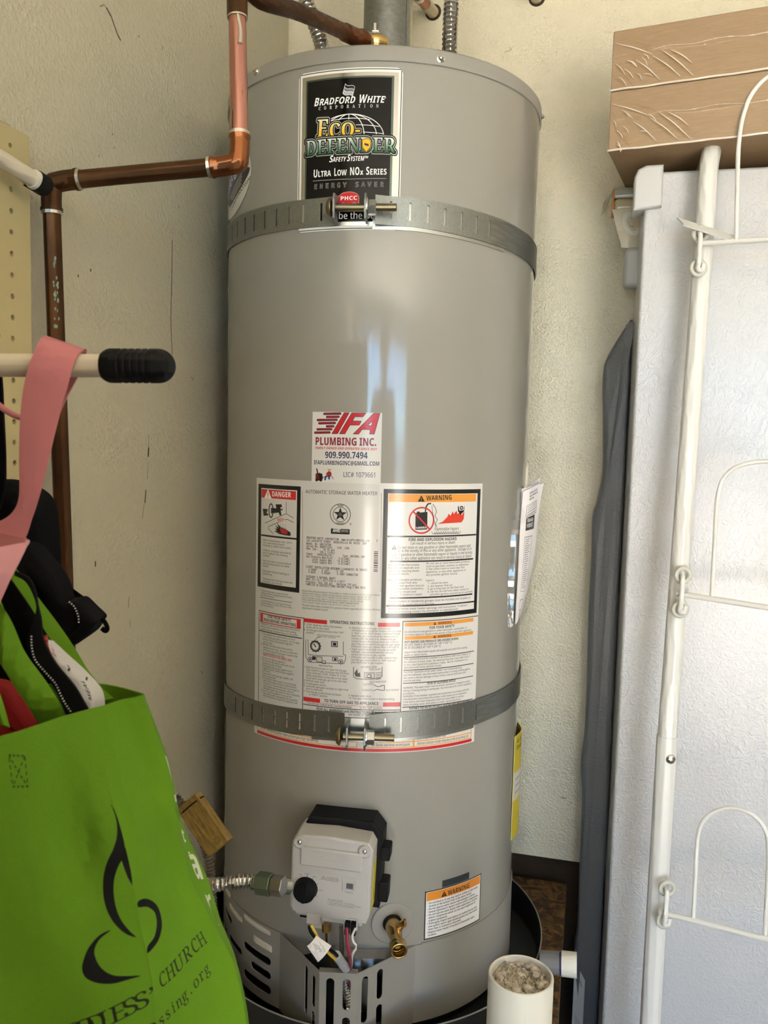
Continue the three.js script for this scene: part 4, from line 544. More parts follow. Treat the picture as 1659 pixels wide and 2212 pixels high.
  for (const x of [0.0303, 0.0398]) part('plug', [rbox(0.0078, 0.02, 0.009, 0.0016, x, -h / 2 - 0.006, 0.088)], M.black, t);
}
async function raisedText(s, size, depth, x, y, z) {
  const { TextGeometry } = await import('three/addons/geometries/TextGeometry.js'), { FontLoader } = await import('three/addons/loaders/FontLoader.js');
  const font = await new FontLoader().loadAsync('fonts/droid/droid_sans_bold.typeface.json'); return [new TextGeometry(s, { font, size, depth, curveSegments: 4 }).translate(x, y, z)];
}
// wires from the control down behind the cover
{
  const w = (name, label, pts, r, m) => { const o = sweep(pts, r, 40, 8); const t = new THREE.Mesh(o, m); t.name = numbered(name); t.castShadow = t.receiveShadow = true; scene.add(t); return tag(t, label, 'wire', undefined); };
  w('control_wire', 'yellow wire from the gas control going behind the front cover', [[-.0821, .7552, -1.1675], [-.0736, .7405, -1.1661], [-.0628, .7157, -1.1739], [-.0481, .6886, -1.1914], [-.038, .6501, -1.2331], [-.0312, .6135, -1.265], [-.0296, .5852, -1.2775]], 0.0022, mat(0xd9b83c, 0.45));
  w('control_wire', 'red wire hanging from the left black plug of the gas control', [[-.0294, .7577, -1.1572], [-.0283, .7409, -1.1557], [-.0251, .7221, -1.1541], [-.0241, .6603, -1.2239], [-.0244, .6237, -1.2558], [-.0242, .5886, -1.2728]], 0.0026, mat(0x8f2b40, 0.45));
  w('control_wire', 'thin white wire kinked below the right black plug of the gas control', [[-.0166, .758, -1.1571], [-.021, .7465, -1.1562], [-.018, .7358, -1.1552], [-.0139, .7318, -1.1548], [-.0184, .7237, -1.1541], [-.022, .6618, -1.224], [-.0237, .6237, -1.2558], [-.0242, .5886, -1.2728]], 0.0017, mat(0xdedbd6, 0.4));
  w('control_wire', 'black wire curving from beneath the control towards the white tag', [[-.0848, .7538, -1.1674], [-.0826, .7457, -1.1666], [-.0749, .7364, -1.1658], [-.0623, .7259, -1.1647], [-.0481, .7, -1.1874], [-.0403, .675, -1.2103]], 0.0026, M.blackRubber);
  const t = thing('pilot_tube', 'thin grey metal tubes running down from the gas control behind the wires', 'tube', [0, 0, 0]);
  part('tube', sweep([[-.0399, .7185, -1.2291], [-.0391, .6764, -1.2455], [-.0382, .6281, -1.2663], [-.0387, .5709, -1.2864]], 0.0035, 20, 12), M.zincSmooth, t); part('tube', sweep([[-.0628, .7165, -1.2292], [-.0623, .6758, -1.2456], [-.0552, .6239, -1.2661], [-.0523, .5705, -1.2865]], 0.0018, 20, 8), M.brassDark, t); part('fitting', sweep([[-.0619, .7397, -1.1961], [-.0609, .7286, -1.1951]], 0.0065, 4, 6), M.brassDark, t);
  const s = new THREE.Mesh(sweep([[-.0449, .6885, -1.1984], [-.0383, .6664, -1.2165], [-.0316, .6396, -1.2422]], (k) => 0.0072, 12, 14), mat(0xc9cccf, 0.35, { transmission: 0.25, thickness: 0 })); s.name = 'cable_sleeve'; s.castShadow = s.receiveShadow = true; scene.add(tag(s, 'pale translucent sleeve joining the yellow and black wires', 'sleeve'));
  const tagTex = canvas(400, 400, (c, W, H) => { c.fillStyle = '#dcd9d4'; c.fillRect(0, 0, W, H); c.save(); c.translate(200, 190); c.rotate(-1.2); disc(c, -60, 40, 30, null, '#222', 6); tl(c, 'CSA', [-82, 50], [-38, 50], 26, { bold: true }); para(c, ['Model No. 0427', 'Rated 750 mV', 'Max 125°C', 'Mexico'], [-20, -60], [150, 60], { bold: true }); para(c, ['DO NOT REMOVE', 'THIS TAG'], [-130, 90], [100, 140]); c.restore(); });
  const g = new THREE.Mesh(slab((i, j) => { const a = V(...[-.0861, .7367, -1.1458]), b = V(...[-.0694, .7138, -1.1436]), c = V(...[-.0508, .7346, -1.1503]), d = V(...[-.0737, .7458, -1.1565]); const q = b.clone().lerp(c, i).lerp(a.clone().lerp(d, i), j); q.z += 0.004 * Math.sin(i * 3.1); return q; }, 10, 10, 0.0006), mat(0xffffff, 0.6, { map: tagTex })); g.name = 'paper_tag'; g.castShadow = g.receiveShadow = true; scene.add(tag(g, 'white printed tag clipped on the wires under the gas control', 'tag'));
}
// drain valve and its round plate
{
  const th = 8.5, t = thing('drain_valve', 'brass drain valve with round plate at the right of the gas control', 'drain valve', [0.281 * Math.sin(rad(th)), 0.677, -1.582 + 0.281 * Math.cos(rad(th))], rad(th));
  part('round_plate', lathe([[0.0155, -0.002], [0.0165, 0.0006], [0.022, 0.0016], [0.033, 0.0014], [0.0348, 0.0004], [0.0352, -0.0015]], 64).rotateX(Math.PI / 2), M.heaterFlat, t);
  part('opening', lathe([[0, -0.0002], [0.0158, -0.0002]], 32).rotateX(Math.PI / 2), M.dark, t);
  part('body', [sweep([[0, 0.001, 0], [0, 0.000, 0.02], [0, -0.002, 0.036], [0, -0.004, 0.05]], (k) => 0.0118 + 0.0015 * Math.sin(k * 6), 24, 24), rod([0.001, 0.004, 0.022], [0.011, 0.016, 0.03], 0.0062)], M.brass, t);
  part('outlet', lathe([[0.0095, 0.004], [0.0098, 0.014], [0.0128, 0.0142], [0.0136, 0.0125], [0.0138, 0.004], [0.0126, 0.0035], [0.0138, 0.003], [0.0138, -0.002], [0.0118, -0.004], [0, -0.004]], 40).rotateX(Math.PI / 2 + 0.1).translate(0, -0.005, 0.052), M.brass, t);
  part('stem', [rod([0.0085, 0.013, 0.028], [0.0135, 0.02, 0.034], 0.0046), rbox(0.004, 0.011, 0.007, 0.001, 0.014, 0.021, 0.0345)], M.brassDark, t);
  part('stem_screw', hexagon(0.0055, 0.003).rotateX(0.1).translate(0, -0.0055, 0.0495), M.brassDark, t);
}
// folded sheet-metal cover over the burner opening, slots cut through
{
  const t = thing('front_cover', 'grey folded sheet metal cover with slots below the gas control', 'cover', [0, 0.486, 0]);
  const top = 0.634 - 0.486, low = 0.012, PT = [[-0.146, -1.3385], [-0.0725, -1.2405], [-0.013, -1.237], [0.093, -1.3225]];
  const slots = [[[0.084, 0.582, 0.008, 0.08], [0.106, 0.592, 0.0085, 0.052], [0.106, 0.53, 0.0085, 0.055], [0.087, 0.512, 0.008, 0.04]], [[0.0172, 0.583, 0.0125, 0.082], [0.0432, 0.598, 0.0125, 0.052], [0.0432, 0.535, 0.0125, 0.05]], [[0.0155, 0.584, 0.0125, 0.078], [0.046, 0.598, 0.012, 0.05], [0.046, 0.538, 0.012, 0.05]]];
  for (let i = 0; i < 3; i++) {
    const [x0, z0] = PT[i], [x1, z1] = PT[i + 1], len = Math.hypot(x1 - x0, z1 - z0), s = shapeOf([[0, low], [len, low], [len, top], [0, top]]);
    for (const [x, y, w, h] of slots[i]) s.holes.push(capsulePath(x, y - 0.486, w, h));
    part('panel', extrude(s, 0.0012, 0, 1, 10).translate(0, 0, -0.0012).rotateY(-Math.atan2(z1 - z0, x1 - x0)).translate(x0, 0, z0), M.heaterFlat, t);
  }
  part('side_flange', box(0.0012, 0.125, 0.03).rotateY(0.5).translate(-0.1445, 0.0755, -1.349), M.heaterFlat, t);
  part('fold', rbox(0.0612, 0.0016, 0.012, 0.0006).rotateY(-0.05).translate(-0.043, top - 0.0004, -1.2435), M.heaterFlat, t);
  const c = thing('flexible_conduit', 'shiny corrugated metal conduit seen through the slots of the front cover', 'conduit', [0, 0, 0]);
  part('hose', bellows([[-.036, .6121, -1.275], [-.0325, .5884, -1.2728], [-.0273, .5625, -1.2705], [-.0237, .5365, -1.2682], [-.0215, .5068, -1.2656]], 0.0068, 0.0012, 0.0042, 14), M.steel, c);
  const b = thing('burner_tube', 'black round tube seen through the slots of the front cover', 'tube', [0, 0, 0]);
  part('tube', rod([-.0586, .5947, -1.2836], [-.055, .4729, -1.2879], 0.011), M.blackRubber, b); part('bracket', box(0.03, 0.05, 0.004, 0.004, 0.57, -1.285), M.zincSmooth, b, 'grey bracket');
}
// ---------------------------------------------------------------- manual in a clear bag, hung on the heater's right side
{
  const t = thing('manual_bag', 'clear plastic bag holding rolled instruction booklets on the heater’s right side', 'manual', [0, 0, 0]);
  const page = canvas(256, 1024, (c, W, H) => { c.fillStyle = '#dcd9d8'; c.fillRect(0, 0, W, H); para(c, ['INSTALLATION', 'AND OPERATION', 'MANUAL'], [100, 40], [240, 150], { bold: true }); rectP(c, [70, 190], [220, 300], null, '#222', 4); for (let i = 0; i < 5; i++) pline(c, [[84, 208 + i * 20], [210, 204 + i * 20]], 5, '#555'); rectP(c, [74, 310], [200, 400], '#1a1a1c'); para(c, ['READ', 'FIRST'], [90, 320], [180, 390], { bold: true, color: '#ddd' }); rectP(c, [70, 440], [180, 780], null, '#333', 3); for (let i = 0; i < 24; i++) pline(c, [[84, 455 + i * 13], [120 + rnd() * 45, 453 + i * 13]], 4, '#77757a'); rectP(c, [80, 850], [150, 940], null, '#222', 5); for (let i = 0; i < 3; i++) pline(c, [[84, 960 + i * 14], [140, 958 + i * 14]], 4, '#555'); });
  part('booklet', ribbon([[.2556, 1.383, -1.466], [.2528, 1.3276, -1.4611], [.2504, 1.2299, -1.4525], [.2483, 1.15, -1.4455]], [[.2896, 1.3969, -1.4971], [.2888, 1.3587, -1.4937], [.2849, 1.2838, -1.4871], [.2742, 1.2088, -1.4806], [.262, 1.1653, -1.4769]], 0.002, 40, 8, 0.006), mat(0xffffff, 0.5, { map: page }), t);
  part('inner_sheet', ribbon([[.2507, 1.3849, -1.4863], [.2505, 1.3255, -1.481], [.2496, 1.2265, -1.4723], [.2482, 1.1506, -1.4657]], [[.2958, 1.4058, -1.5229], [.2951, 1.3653, -1.5193], [.2905, 1.2807, -1.5119], [.2698, 1.1578, -1.5013]], 0.0012, 30, 6, 0.004), mat(0xd2cfd4, 0.55), t); part('inner_sheet', ribbon([[.2538, 1.3875, -1.4714], [.2527, 1.3352, -1.4668], [.2507, 1.1515, -1.4507]], [[.2989, 1.3968, -1.502], [.2945, 1.3709, -1.4997], [.2818, 1.2748, -1.4914], [.2645, 1.1644, -1.4818]], 0.0012, 30, 6, 0.004), mat(0xdad7da, 0.55), t);
  const film = new THREE.MeshPhysicalMaterial({ color: 0xffffff, transmission: 1, thickness: 0, roughness: 0.06, ior: 1.45 });
  const wr = (q, i, j, k) => { q.z += 0.0035 * fbm(i * 7 + k, j * 16, k, 3); q.x += 0.0015 * fbm(i * 9, j * 14 + k, 3, 2); return q; };
  const Lf = curve([[.2267, 1.3363, -1.432], [.2287, 1.2901, -1.4279], [.2289, 1.2184, -1.4216], [.2298, 1.1491, -1.4155]]), Rf = curve([[.2879, 1.3361, -1.4666], [.2926, 1.3117, -1.4644], [.2924, 1.2872, -1.4623], [.2773, 1.2338, -1.4577], [.2752, 1.1888, -1.4537], [.2604, 1.1574, -1.4511]]), La = curve([[.216, 1.3528, -1.4235], [.2235, 1.3404, -1.4223], [.2252, 1.3357, -1.4219]]), Ra = curve([[.2473, 1.3847, -1.4612], [.2648, 1.3381, -1.4569], [.286, 1.337, -1.4567]]);
  part('plastic_bag', slab((i, j) => wr(Lf.getPoint(1 - j).lerp(Rf.getPoint(1 - j), i).add(V(0, 0, 0.012 * Math.sin(Math.PI * i))), i, j, 1.7), 24, 60, 0.0003), film, t, 'crinkled clear plastic bag'); part('bag_flap', slab((i, j) => wr(La.getPoint(1 - j).lerp(Ra.getPoint(1 - j), i), i, j, 5.2), 16, 16, 0.0003), film, t);
  part('hanging_strip', box(0.004, 0.06, 0.0006).translate(...[.2665, 1.3956, -1.4941]), mat(0xd9d4bd, 0.4, { transmission: 0.4, thickness: 0 }), t);
}
// ---------------------------------------------------------------- drain pan and its pipe
{
  const t = thing('drain_pan', 'dark round drain pan with pale rim under the water heater', 'drain pan', [0.008, 0.4805, -1.562]);
  part('pan', lathe([[0, 0.0005], [0.322, 0.0005], [0.3262, 0.006], [0.3278, 0.058], [0.3292, 0.0605], [0.3298, 0.058], [0.3282, 0.004], [0.323, -0.0002], [0, -0.0002]], 128), mat(0x1d1f1f, 0.5), t);
  part('rim', new THREE.TorusGeometry(0.3288, 0.0013, 8, 160).rotateX(Math.PI / 2).translate(0, 0.0605, 0), mat(0x8f8f86, 0.4), t, 'pale rolled rim');
  const p = thing('drain_pipe', 'grey plastic drain pipe with blue-primed white coupling beside the bollard', 'pipe', [0, 0, 0]);
  part('pipe', rod([.3145, .5358, -1.426], [.3581, .5398, -1.416], 0.0195, 32), M.greyPvc, p); part('primer_ring', rod([.348, .5385, -1.4189], [.352, .5388, -1.4179], 0.0203, 32), mat(0x1a2050, 0.4), p, 'dark blue primer stain'); part('coupling', rod([.3511, .5392, -1.418], [.3771, .5404, -1.4118], 0.0212, 32), M.pvc, p, 'off-white coupling');
}

// ---------------------------------------------------------------- pipes above and left of the heater
{
  const r = 0.0111, t = thing('copper_pipe', 'copper pipe from the heater’s relief valve, down and left to the wall', 'pipe', [0, 0, 0]);
  const K = V(-0.4265, 1.785, -1.0975), E2 = V(-0.1838, 1.8095, -1.0862), up = V(-0.1926, 2.018, -1.104), low = V(-0.4115, 0.62, -1.139);
  const go = (a, b, d) => a.clone().addScaledVector(b.clone().sub(a).normalize(), d), ln = (a, b) => rod(a.toArray(), b.toArray(), r, 24);
  part('pipe', ln(go(K, low, 0.02), low), M.copperOld, t); part('pipe', ln(go(K, E2, 0.02), go(E2, K, 0.02)), M.copperOld, t, 'brown tarnished horizontal pipe'); part('pipe', ln(go(E2, up, 0.02), go(up, E2, 0.012)), M.copperNew, t, 'bright pink copper riser with soot marks');
  const el = (c, a, b, m, l) => part('elbow', sweep([go(c, a, 0.036), go(c, a, 0.022), go(c, a, 0.01).lerp(go(c, b, 0.01), 0.12), go(c, a, 0.005).lerp(go(c, b, 0.005), 0.5), go(c, b, 0.01).lerp(go(c, a, 0.01), 0.12), go(c, b, 0.022), go(c, b, 0.036)], (k) => 0.0126 + (k < 0.06 || k > 0.94 ? 0.0012 : 0), 40, 24), m, t, l);
  el(K, low, E2, M.copperOld); el(E2, K, up, metal(0x8f5a3a, 0.3), 'shiny brown elbow');
  const ring = (c, a, d) => part('solder_joint', sweep([go(c, a, d), go(c, a, d + 0.004)], 0.0128, 4, 24), M.solder, t);
  ring(K, low, 0.036); ring(K, E2, 0.036); ring(E2, K, 0.037); ring(E2, up, 0.0365);
  part('coupling', sweep([go(up, E2, 0.024), go(up, E2, 0.0235), go(up, E2, -0.03)], 0.0131, 12, 24), M.copperOld, t); part('solder_joint', sweep([go(up, E2, 0.026), go(up, E2, 0.0235)], 0.0128, 4, 24), M.solder, t);
  part('solder_drip', sweep([go(up, E2, 0.026).add(V(0.002, 0, 0.0112)), go(up, E2, 0.045).add(V(0.005, 0, 0.0103)), go(up, E2, 0.062).add(V(0.004, 0, 0.0108))], (k) => 0.0022 + 0.0012 * k * k, 16, 10), M.solder, t);
  // branch back to the relief valve
  const B0 = V(...[-.1941, 2.0415, -1.1111]), B1 = V(...[-.1662, 2.0227, -1.1142]), B2 = V(...[-.1266, 2.0442, -1.186]), B3 = V(...[-.0816, 2.0659, -1.2729]), B4 = V(...[-.0531, 2.078, -1.327]);
  part('pipe', sweep([up.clone().lerp(B0, 0.6), B1.clone().lerp(B0, 0.35), B1, B2, B3, B4], r, 60, 24), M.copperOld, t, 'brown bent pipe crossing above the heater'); part('fitting', sweep([B3.clone().lerp(B4, 0.55), B4, V(...[-.0396, 2.0834, -1.3514])], (k) => 0.0128 + (k > 0.8 ? 0.0022 : 0), 16, 24), M.copperDark, t); part('solder_joint', sweep([V(...[-.0382, 2.0844, -1.3535]), V(...[-.0361, 2.0847, -1.3555])], 0.0145, 3, 24), M.solder, t);
  const crust = [];
  // a streak of green tarnish is part of the pipe's surface: crusted bits
  for (let i = 0; i < 26; i++) { const y = 1.60 + rnd() * 0.09, k = (1.785 - y) / 1.165, q = K.clone().lerp(low, k); const a = 0.25 + rnd() * 0.5; const g = new THREE.IcosahedronGeometry(0.0009 + rnd() * 0.0011, 0).scale(1, 1.8, 0.5).translate(q.x + r * Math.sin(a), y, q.z + r * Math.cos(a)); crust.push(g); }
  part('tarnish', crust, mat(0x86a596, 0.9), t, 'pale green tarnish crust').userData.kind = 'stuff';
}
{
  const p = [-.0207, 2.0992, -1.3788], t = thing('relief_valve', 'brass relief valve with test lever at the heater’s top front', 'valve', p);
  part('body', lathe([[0, -0.075], [0.013, -0.075], [0.013, -0.02], [0.019, -0.015], [0.021, -0.004], [0.018, 0.001], [0.008, 0.005], [0, 0.006]], 40), M.brass, t); part('outlet', rod([-0.028, -0.006, 0.006], [-0.004, -0.006, 0], 0.0135, 28), M.brassDark, t);
  part('lever', [rbox(0.0045, 0.02, 0.003, 0.001, -0.002, 0.014, 0), rbox(0.014, 0.0035, 0.006, 0.001, -0.001, 0.0075, 0), rod([-0.006, 0.012, 0], [0.004, 0.012, 0], 0.0016)], M.steel, t, 'steel test lever');
}
{
  const f = [-.004, 2.2397, -1.5737], t = thing('flue_pipe', 'round galvanized flue pipe rising from the top of the heater', 'flue pipe', [f[0], 2.061, f[2]]);
  part('pipe', [cyl(0.0425, 0.0425, 0.558, 48, true).translate(0, 0.28, 0), lathe([[0.0425, 0.0], [0.0435, 0.03], [0.0425, 0.034]], 48)], M.flue, t); part('seam', box(0.004, 0.55, 0.0015).translate(0, 0.28, 0.0428).rotateY(0.95), M.flue, t);
  const w = [.0407, 2.3347, -1.8026], c = thing('thin_pipe', 'thin cream pipe standing on the wall right behind the flue', 'pipe', [w[0], 2.05, w[2]]); part('pipe', cyl(0.0068, 0.0068, 0.56, 20).translate(0, 0.28, 0), mat(0xd0c9a4, 0.5), c); part('clip', [box(0.02, 0.012, 0.004).translate(0, 0.45, -0.006)], M.zinc, c);
}
{
  const a = thing('water_connector', 'corrugated steel water connector at the right of the flue', 'water hose', [0, 0, 0]), b = thing('water_connector', 'corrugated steel water connector behind the bent copper pipe, left of the flue', 'water hose', [0, 0, 0]);
  part('hose', bellows([[.1092, 2.1446, -1.5644], [.1094, 2.1695, -1.5666], [.1095, 2.2011, -1.5694], [.1103, 2.2343, -1.5723], [.1109, 2.2758, -1.576], [.1122, 2.3257, -1.5804], [.1141, 2.3839, -1.5855]], 0.0122, 0.002, 0.0088, 24), M.steel, a); part('nut', hexagon(0.017, 0.022).rotateX(Math.PI / 2).translate(...[.1085, 2.1388, -1.5639]), M.brass, a);
  part('hose', bellows([[-.1236, 2.1888, -1.6706], [-.1297, 2.2214, -1.6735], [-.1403, 2.2521, -1.6763], [-.1526, 2.2828, -1.6791], [-.164, 2.3135, -1.6819], [-.174, 2.3576, -1.6859], [-.1827, 2.4193, -1.6914]], 0.0128, 0.002, 0.0088, 24), M.steel, b); part('nut', hexagon(0.017, 0.022).rotateX(Math.PI / 2).translate(...[-.1216, 2.1817, -1.67]), M.brass, b);
}
{
  const stub = (label, [a, y], far, r) => { const p = ab(a, y, 0), t = thing('copper_stub', label, 'pipe', [p.x, p.y, p.z], 0, undefined); const d = V(...far).sub(p); part('pipe', rod([0, 0, 0], d.toArray(), r, 20), metal(0x9a6242, 0.4), t); part('painted_end', rod(d.clone().multiplyScalar(-0.02).toArray(), d.clone().multiplyScalar(0.32).toArray(), r + 0.0008, 20), mat(0xb7ad8e, 0.7), t, 'cream painted part at the wall'); part('wall_hole', new THREE.TorusGeometry(r + 0.003, 0.003, 8, 28).rotateY(TURN).translate(0, 0, 0.001), mat(0x35291c, 0.95), t); part('band', rod(d.clone().multiplyScalar(0.55).toArray(), d.clone().multiplyScalar(0.62).toArray(), r + 0.0012, 20), M.solder, t); };
  stub('copper pipe stub coming out of the wall just right of the flue', [.3334, 2.394], [.0309, 2.3433, -1.683], 0.0115); stub('copper pipe stub coming out of the wall at the top right of the picture', [.5552, 2.402], [.262, 2.4021, -1.7465], 0.0115);
}
// ---------------------------------------------------------------- gas hose and the yellow block
{
  const t = thing('gas_connector', 'corrugated grey gas hose joined to the left side of the gas control', 'gas hose', [0, 0, 0]);
  part('hose', bellows([[-.2427, .7908, -1.207], [-.2228, .8053, -1.1831], [-.2023, .8093, -1.1833], [-.1818, .8118, -1.1833], [-.1598, .811, -1.1831]], 0.0092, 0.0014, 0.0062, 20), M.steel, t); part('hose', bellows([[-.302, .9089, -1.2481], [-.2873, .8929, -1.2465], [-.2709, .8683, -1.2442], [-.2558, .8387, -1.2415], [-.2465, .8104, -1.2389], [-.243, .7833, -1.2365], [-.2408, .7548, -1.234], [-.2371, .7192, -1.2308]], 0.0068, 0.0012, 0.0052, 16), metal(0x8c857a, 0.45), t, 'narrower dull hose going down');
  const hx = (a, b, r, m, l) => { const A = V(...a), B = V(...b), g = hexagon(r, A.distanceTo(B), 0.001); g.applyQuaternion(new THREE.Quaternion().setFromUnitVectors(V(0, 0, 1), B.clone().sub(A).normalize())).translate(A.x, A.y, A.z); part('nut', g, m, t, l); };
  hx([-.1632, .8096, -1.183], [-.1425, .8111, -1.1759], 0.0165, mat(0x6f7d68, 0.4, { metalness: 0.7 }), 'greenish flare nut'); hx([-.1396, .811, -1.1749], [-.1241, .8121, -1.1698], 0.0150, M.zincSmooth); part('nipple', rod([-.1438, .8117, -1.176], [-.1181, .7992, -1.1917], 0.0108, 24), M.zincSmooth, t); part('sleeve', rod([-.1716, .8102, -1.1841], [-.161, .8102, -1.182], 0.0105, 20), M.steel, t);
  const wood = tinted(256, (x, y) => { const k = 1 + 0.55 * per((p, q) => fbm(p * 30, q * 3, 4.1, 3))(x, y) + 0.25 * per((p, q) => fbm(p * 7, q * 7, 1.1, 3))(x, y); return [132 * k, 106 * k, 48 * k]; });
  const a = V(...[-.255, .9577, -1.1315]), b = V(...[-.2036, .9015, -1.1061]), c = a.clone().add(b).multiplyScalar(0.5), len = a.distanceTo(b), bl = thing('yellow_block', 'rough yellow brown block hanging on the gas hose beside the heater', 'block', c.toArray());
  const d = b.clone().sub(a).normalize(); bl.quaternion.setFromRotationMatrix(new THREE.Matrix4().makeBasis(V(-d.y, d.x, 0).normalize(), d.clone().negate(), V(-d.y, d.x, 0).normalize().cross(d.clone().negate())));
  const g = boxUV(rbox(0.036, len * 0.98, 0.02, 0.0016, 0, 0, 0, 4), 12); part('block', g, mat(0xffffff, 0.8, { map: wood, bumpMap: mottle, bumpScale: 0.001 }), bl); part('knot_hole', lathe([[0.0018, 0], [0.0036, 0.0006], [0.005, 0]], 20).rotateX(Math.PI / 2).translate(0.006, -len * 0.36, 0.0101), mat(0x7a6029, 0.8), bl); part('wire_tie', new THREE.TorusGeometry(0.013, 0.001, 6, 30).scale(1.5, 1, 1).rotateX(Math.PI / 2).translate(0, len * 0.38, 0), M.dark, bl);
}
// ---------------------------------------------------------------- bollard filled with broken concrete
{
  const t = thing('bollard', 'white steel pipe bollard filled with rough concrete in front of the heater', 'bollard', [0.214, 0, -1.088]), r = 0.0446, top = 0.7395;
  part('pipe', lathe([[r - 0.0045, top - 0.06], [r - 0.0045, top - 0.0012], [r - 0.003, top], [r - 0.0012, top - 0.0002], [r, top - 0.0018], [r, 0]], 96), mat(0xffffff, 0.55, { map: canvas(512, 512, (c, W, H) => { c.fillStyle = '#ddd9c8'; c.fillRect(0, 0, W, H); for (let i = 0; i < 260; i++) { c.fillStyle = `rgba(${110 + rnd() * 60},${100 + rnd() * 50},${70 + rnd() * 40},${0.05 + rnd() * 0.2})`; c.beginPath(); c.ellipse(rnd() * W, rnd() * H, 0.6 + rnd() * 3, 0.6 + rnd() * 2, 0, 0, 7); c.fill(); } for (let i = 0; i < 8; i++) { c.fillStyle = '#4a4334'; c.fillRect(rnd() * W, rnd() * H, 2, 3); } }), bumpMap: fine, bumpScale: 0.0003 }), t);
  const fillG = grid((i, j) => { const rr = (r - 0.004) * i, a = j * 2 * Math.PI, x = rr * Math.cos(a), z = rr * Math.sin(a); const cell = Math.abs(fbm(x * 60 + 3, z * 60, 2.2, 2)), h = 0.012 * fbm(x * 42, z * 42, 8.3, 4) + 0.014 * cell + 0.006 * fbm(x * 160, z * 160, 1.1, 2); return V(x, top - 0.012 + h * (i < 0.97 ? 1 : 0.5), z); }, 60, 180, true);
  part('concrete_fill', fillG, mat(0xffffff, 0.95, { map: canvas(512, 512, (c, W, H) => { c.fillStyle = '#b3a893'; c.fillRect(0, 0, W, H); for (let i = 0; i < 900; i++) { const k = 0.35 + rnd() * 1; c.fillStyle = `rgba(${Math.min(255, 190 * k)},${Math.min(255, 178 * k)},${Math.min(255, 158 * k)},0.5)`; c.beginPath(); c.ellipse(rnd() * W, rnd() * H, 2 + rnd() * 22, 2 + rnd() * 12, rnd() * 3, 0, 7); c.fill(); } }), bumpMap: mottle, bumpScale: 0.002 }), t, 'broken grey and white concrete');
  const bits = []; for (let i = 0; i < 46; i++) { const a = rnd() * 6.283, rr = (0.55 + 0.42 * rnd()) * (r - 0.008), s = 0.0012 + rnd() * rnd() * 0.0055, g = new THREE.IcosahedronGeometry(s, 0); g.rotateX(rnd() * 3).rotateY(rnd() * 3).scale(1.2, 0.8, 1).translate(rr * Math.cos(a), top - 0.009 + rnd() * 0.005, rr * Math.sin(a)); bits.push(g); }
  part('rubble', bits, mat(0xb9ae99, 0.95, { flatShading: true }), t).userData.kind = 'stuff';
}

// ---------------------------------------------------------------- white freezer and what stands on and beside it
const whiteSkin = mat(0xb9b9b8, 0.34, { clearcoat: 0.4, clearcoatRoughness: 0.2, bumpMap: scaled(leather, 3.2, 3.2), bumpScale: 0.0014 });
const whiteSmooth = mat(0xbdbdbb, 0.4);
{
  const t = roomThing('freezer', 'tall white freezer with leather-grained front at the right wall end', 'freezer', [0.782, 0, 0]);
  part('body', boxUV(rbox(0.90, 1.925, 0.21, 0.006, 0.45, 0.978, 0.117)), whiteSkin, t);
  part('door', boxUV(rbox(0.905, 1.91, 0.052, 0.006, 0.4525, 1.0, 0.237, 4)), whiteSkin, t, 'grained white door');
  const cap = extrude(shapeOf([[-0.0243, -0.07], [0.0243, -0.0635], [0.0243, 0.008], [-0.0054, 0.008], [-0.019, 0.0014], [-0.0243, -0.011]]), 0.042, 0.0055, 4).translate(0.0054, 1.955, 0.231); part('hinge_cap', cap, whiteSmooth, t, 'smooth rounded cap at the top corner');
  part('side_bumper', rbox(0.046, 0.078, 0.05, 0.011, -0.003, 1.818, 0.098, 4), whiteSmooth, t); part('foot', cyl(0.02, 0.024, 0.016, 20).translate(0.06, 0.008, 0.2), M.black, t); part('foot', cyl(0.02, 0.024, 0.016, 20).translate(0.8, 0.008, 0.2), M.black, t);
  part('handle', [sweep([[0.27, 1.882, 0.264], [0.277, 1.895, 0.280], [0.30, 1.899, 0.285], [0.354, 1.899, 0.285], [0.405, 1.899, 0.285], [0.429, 1.895, 0.280], [0.436, 1.882, 0.264]], 0.0074, 40, 14)], whiteSmooth, t);
}
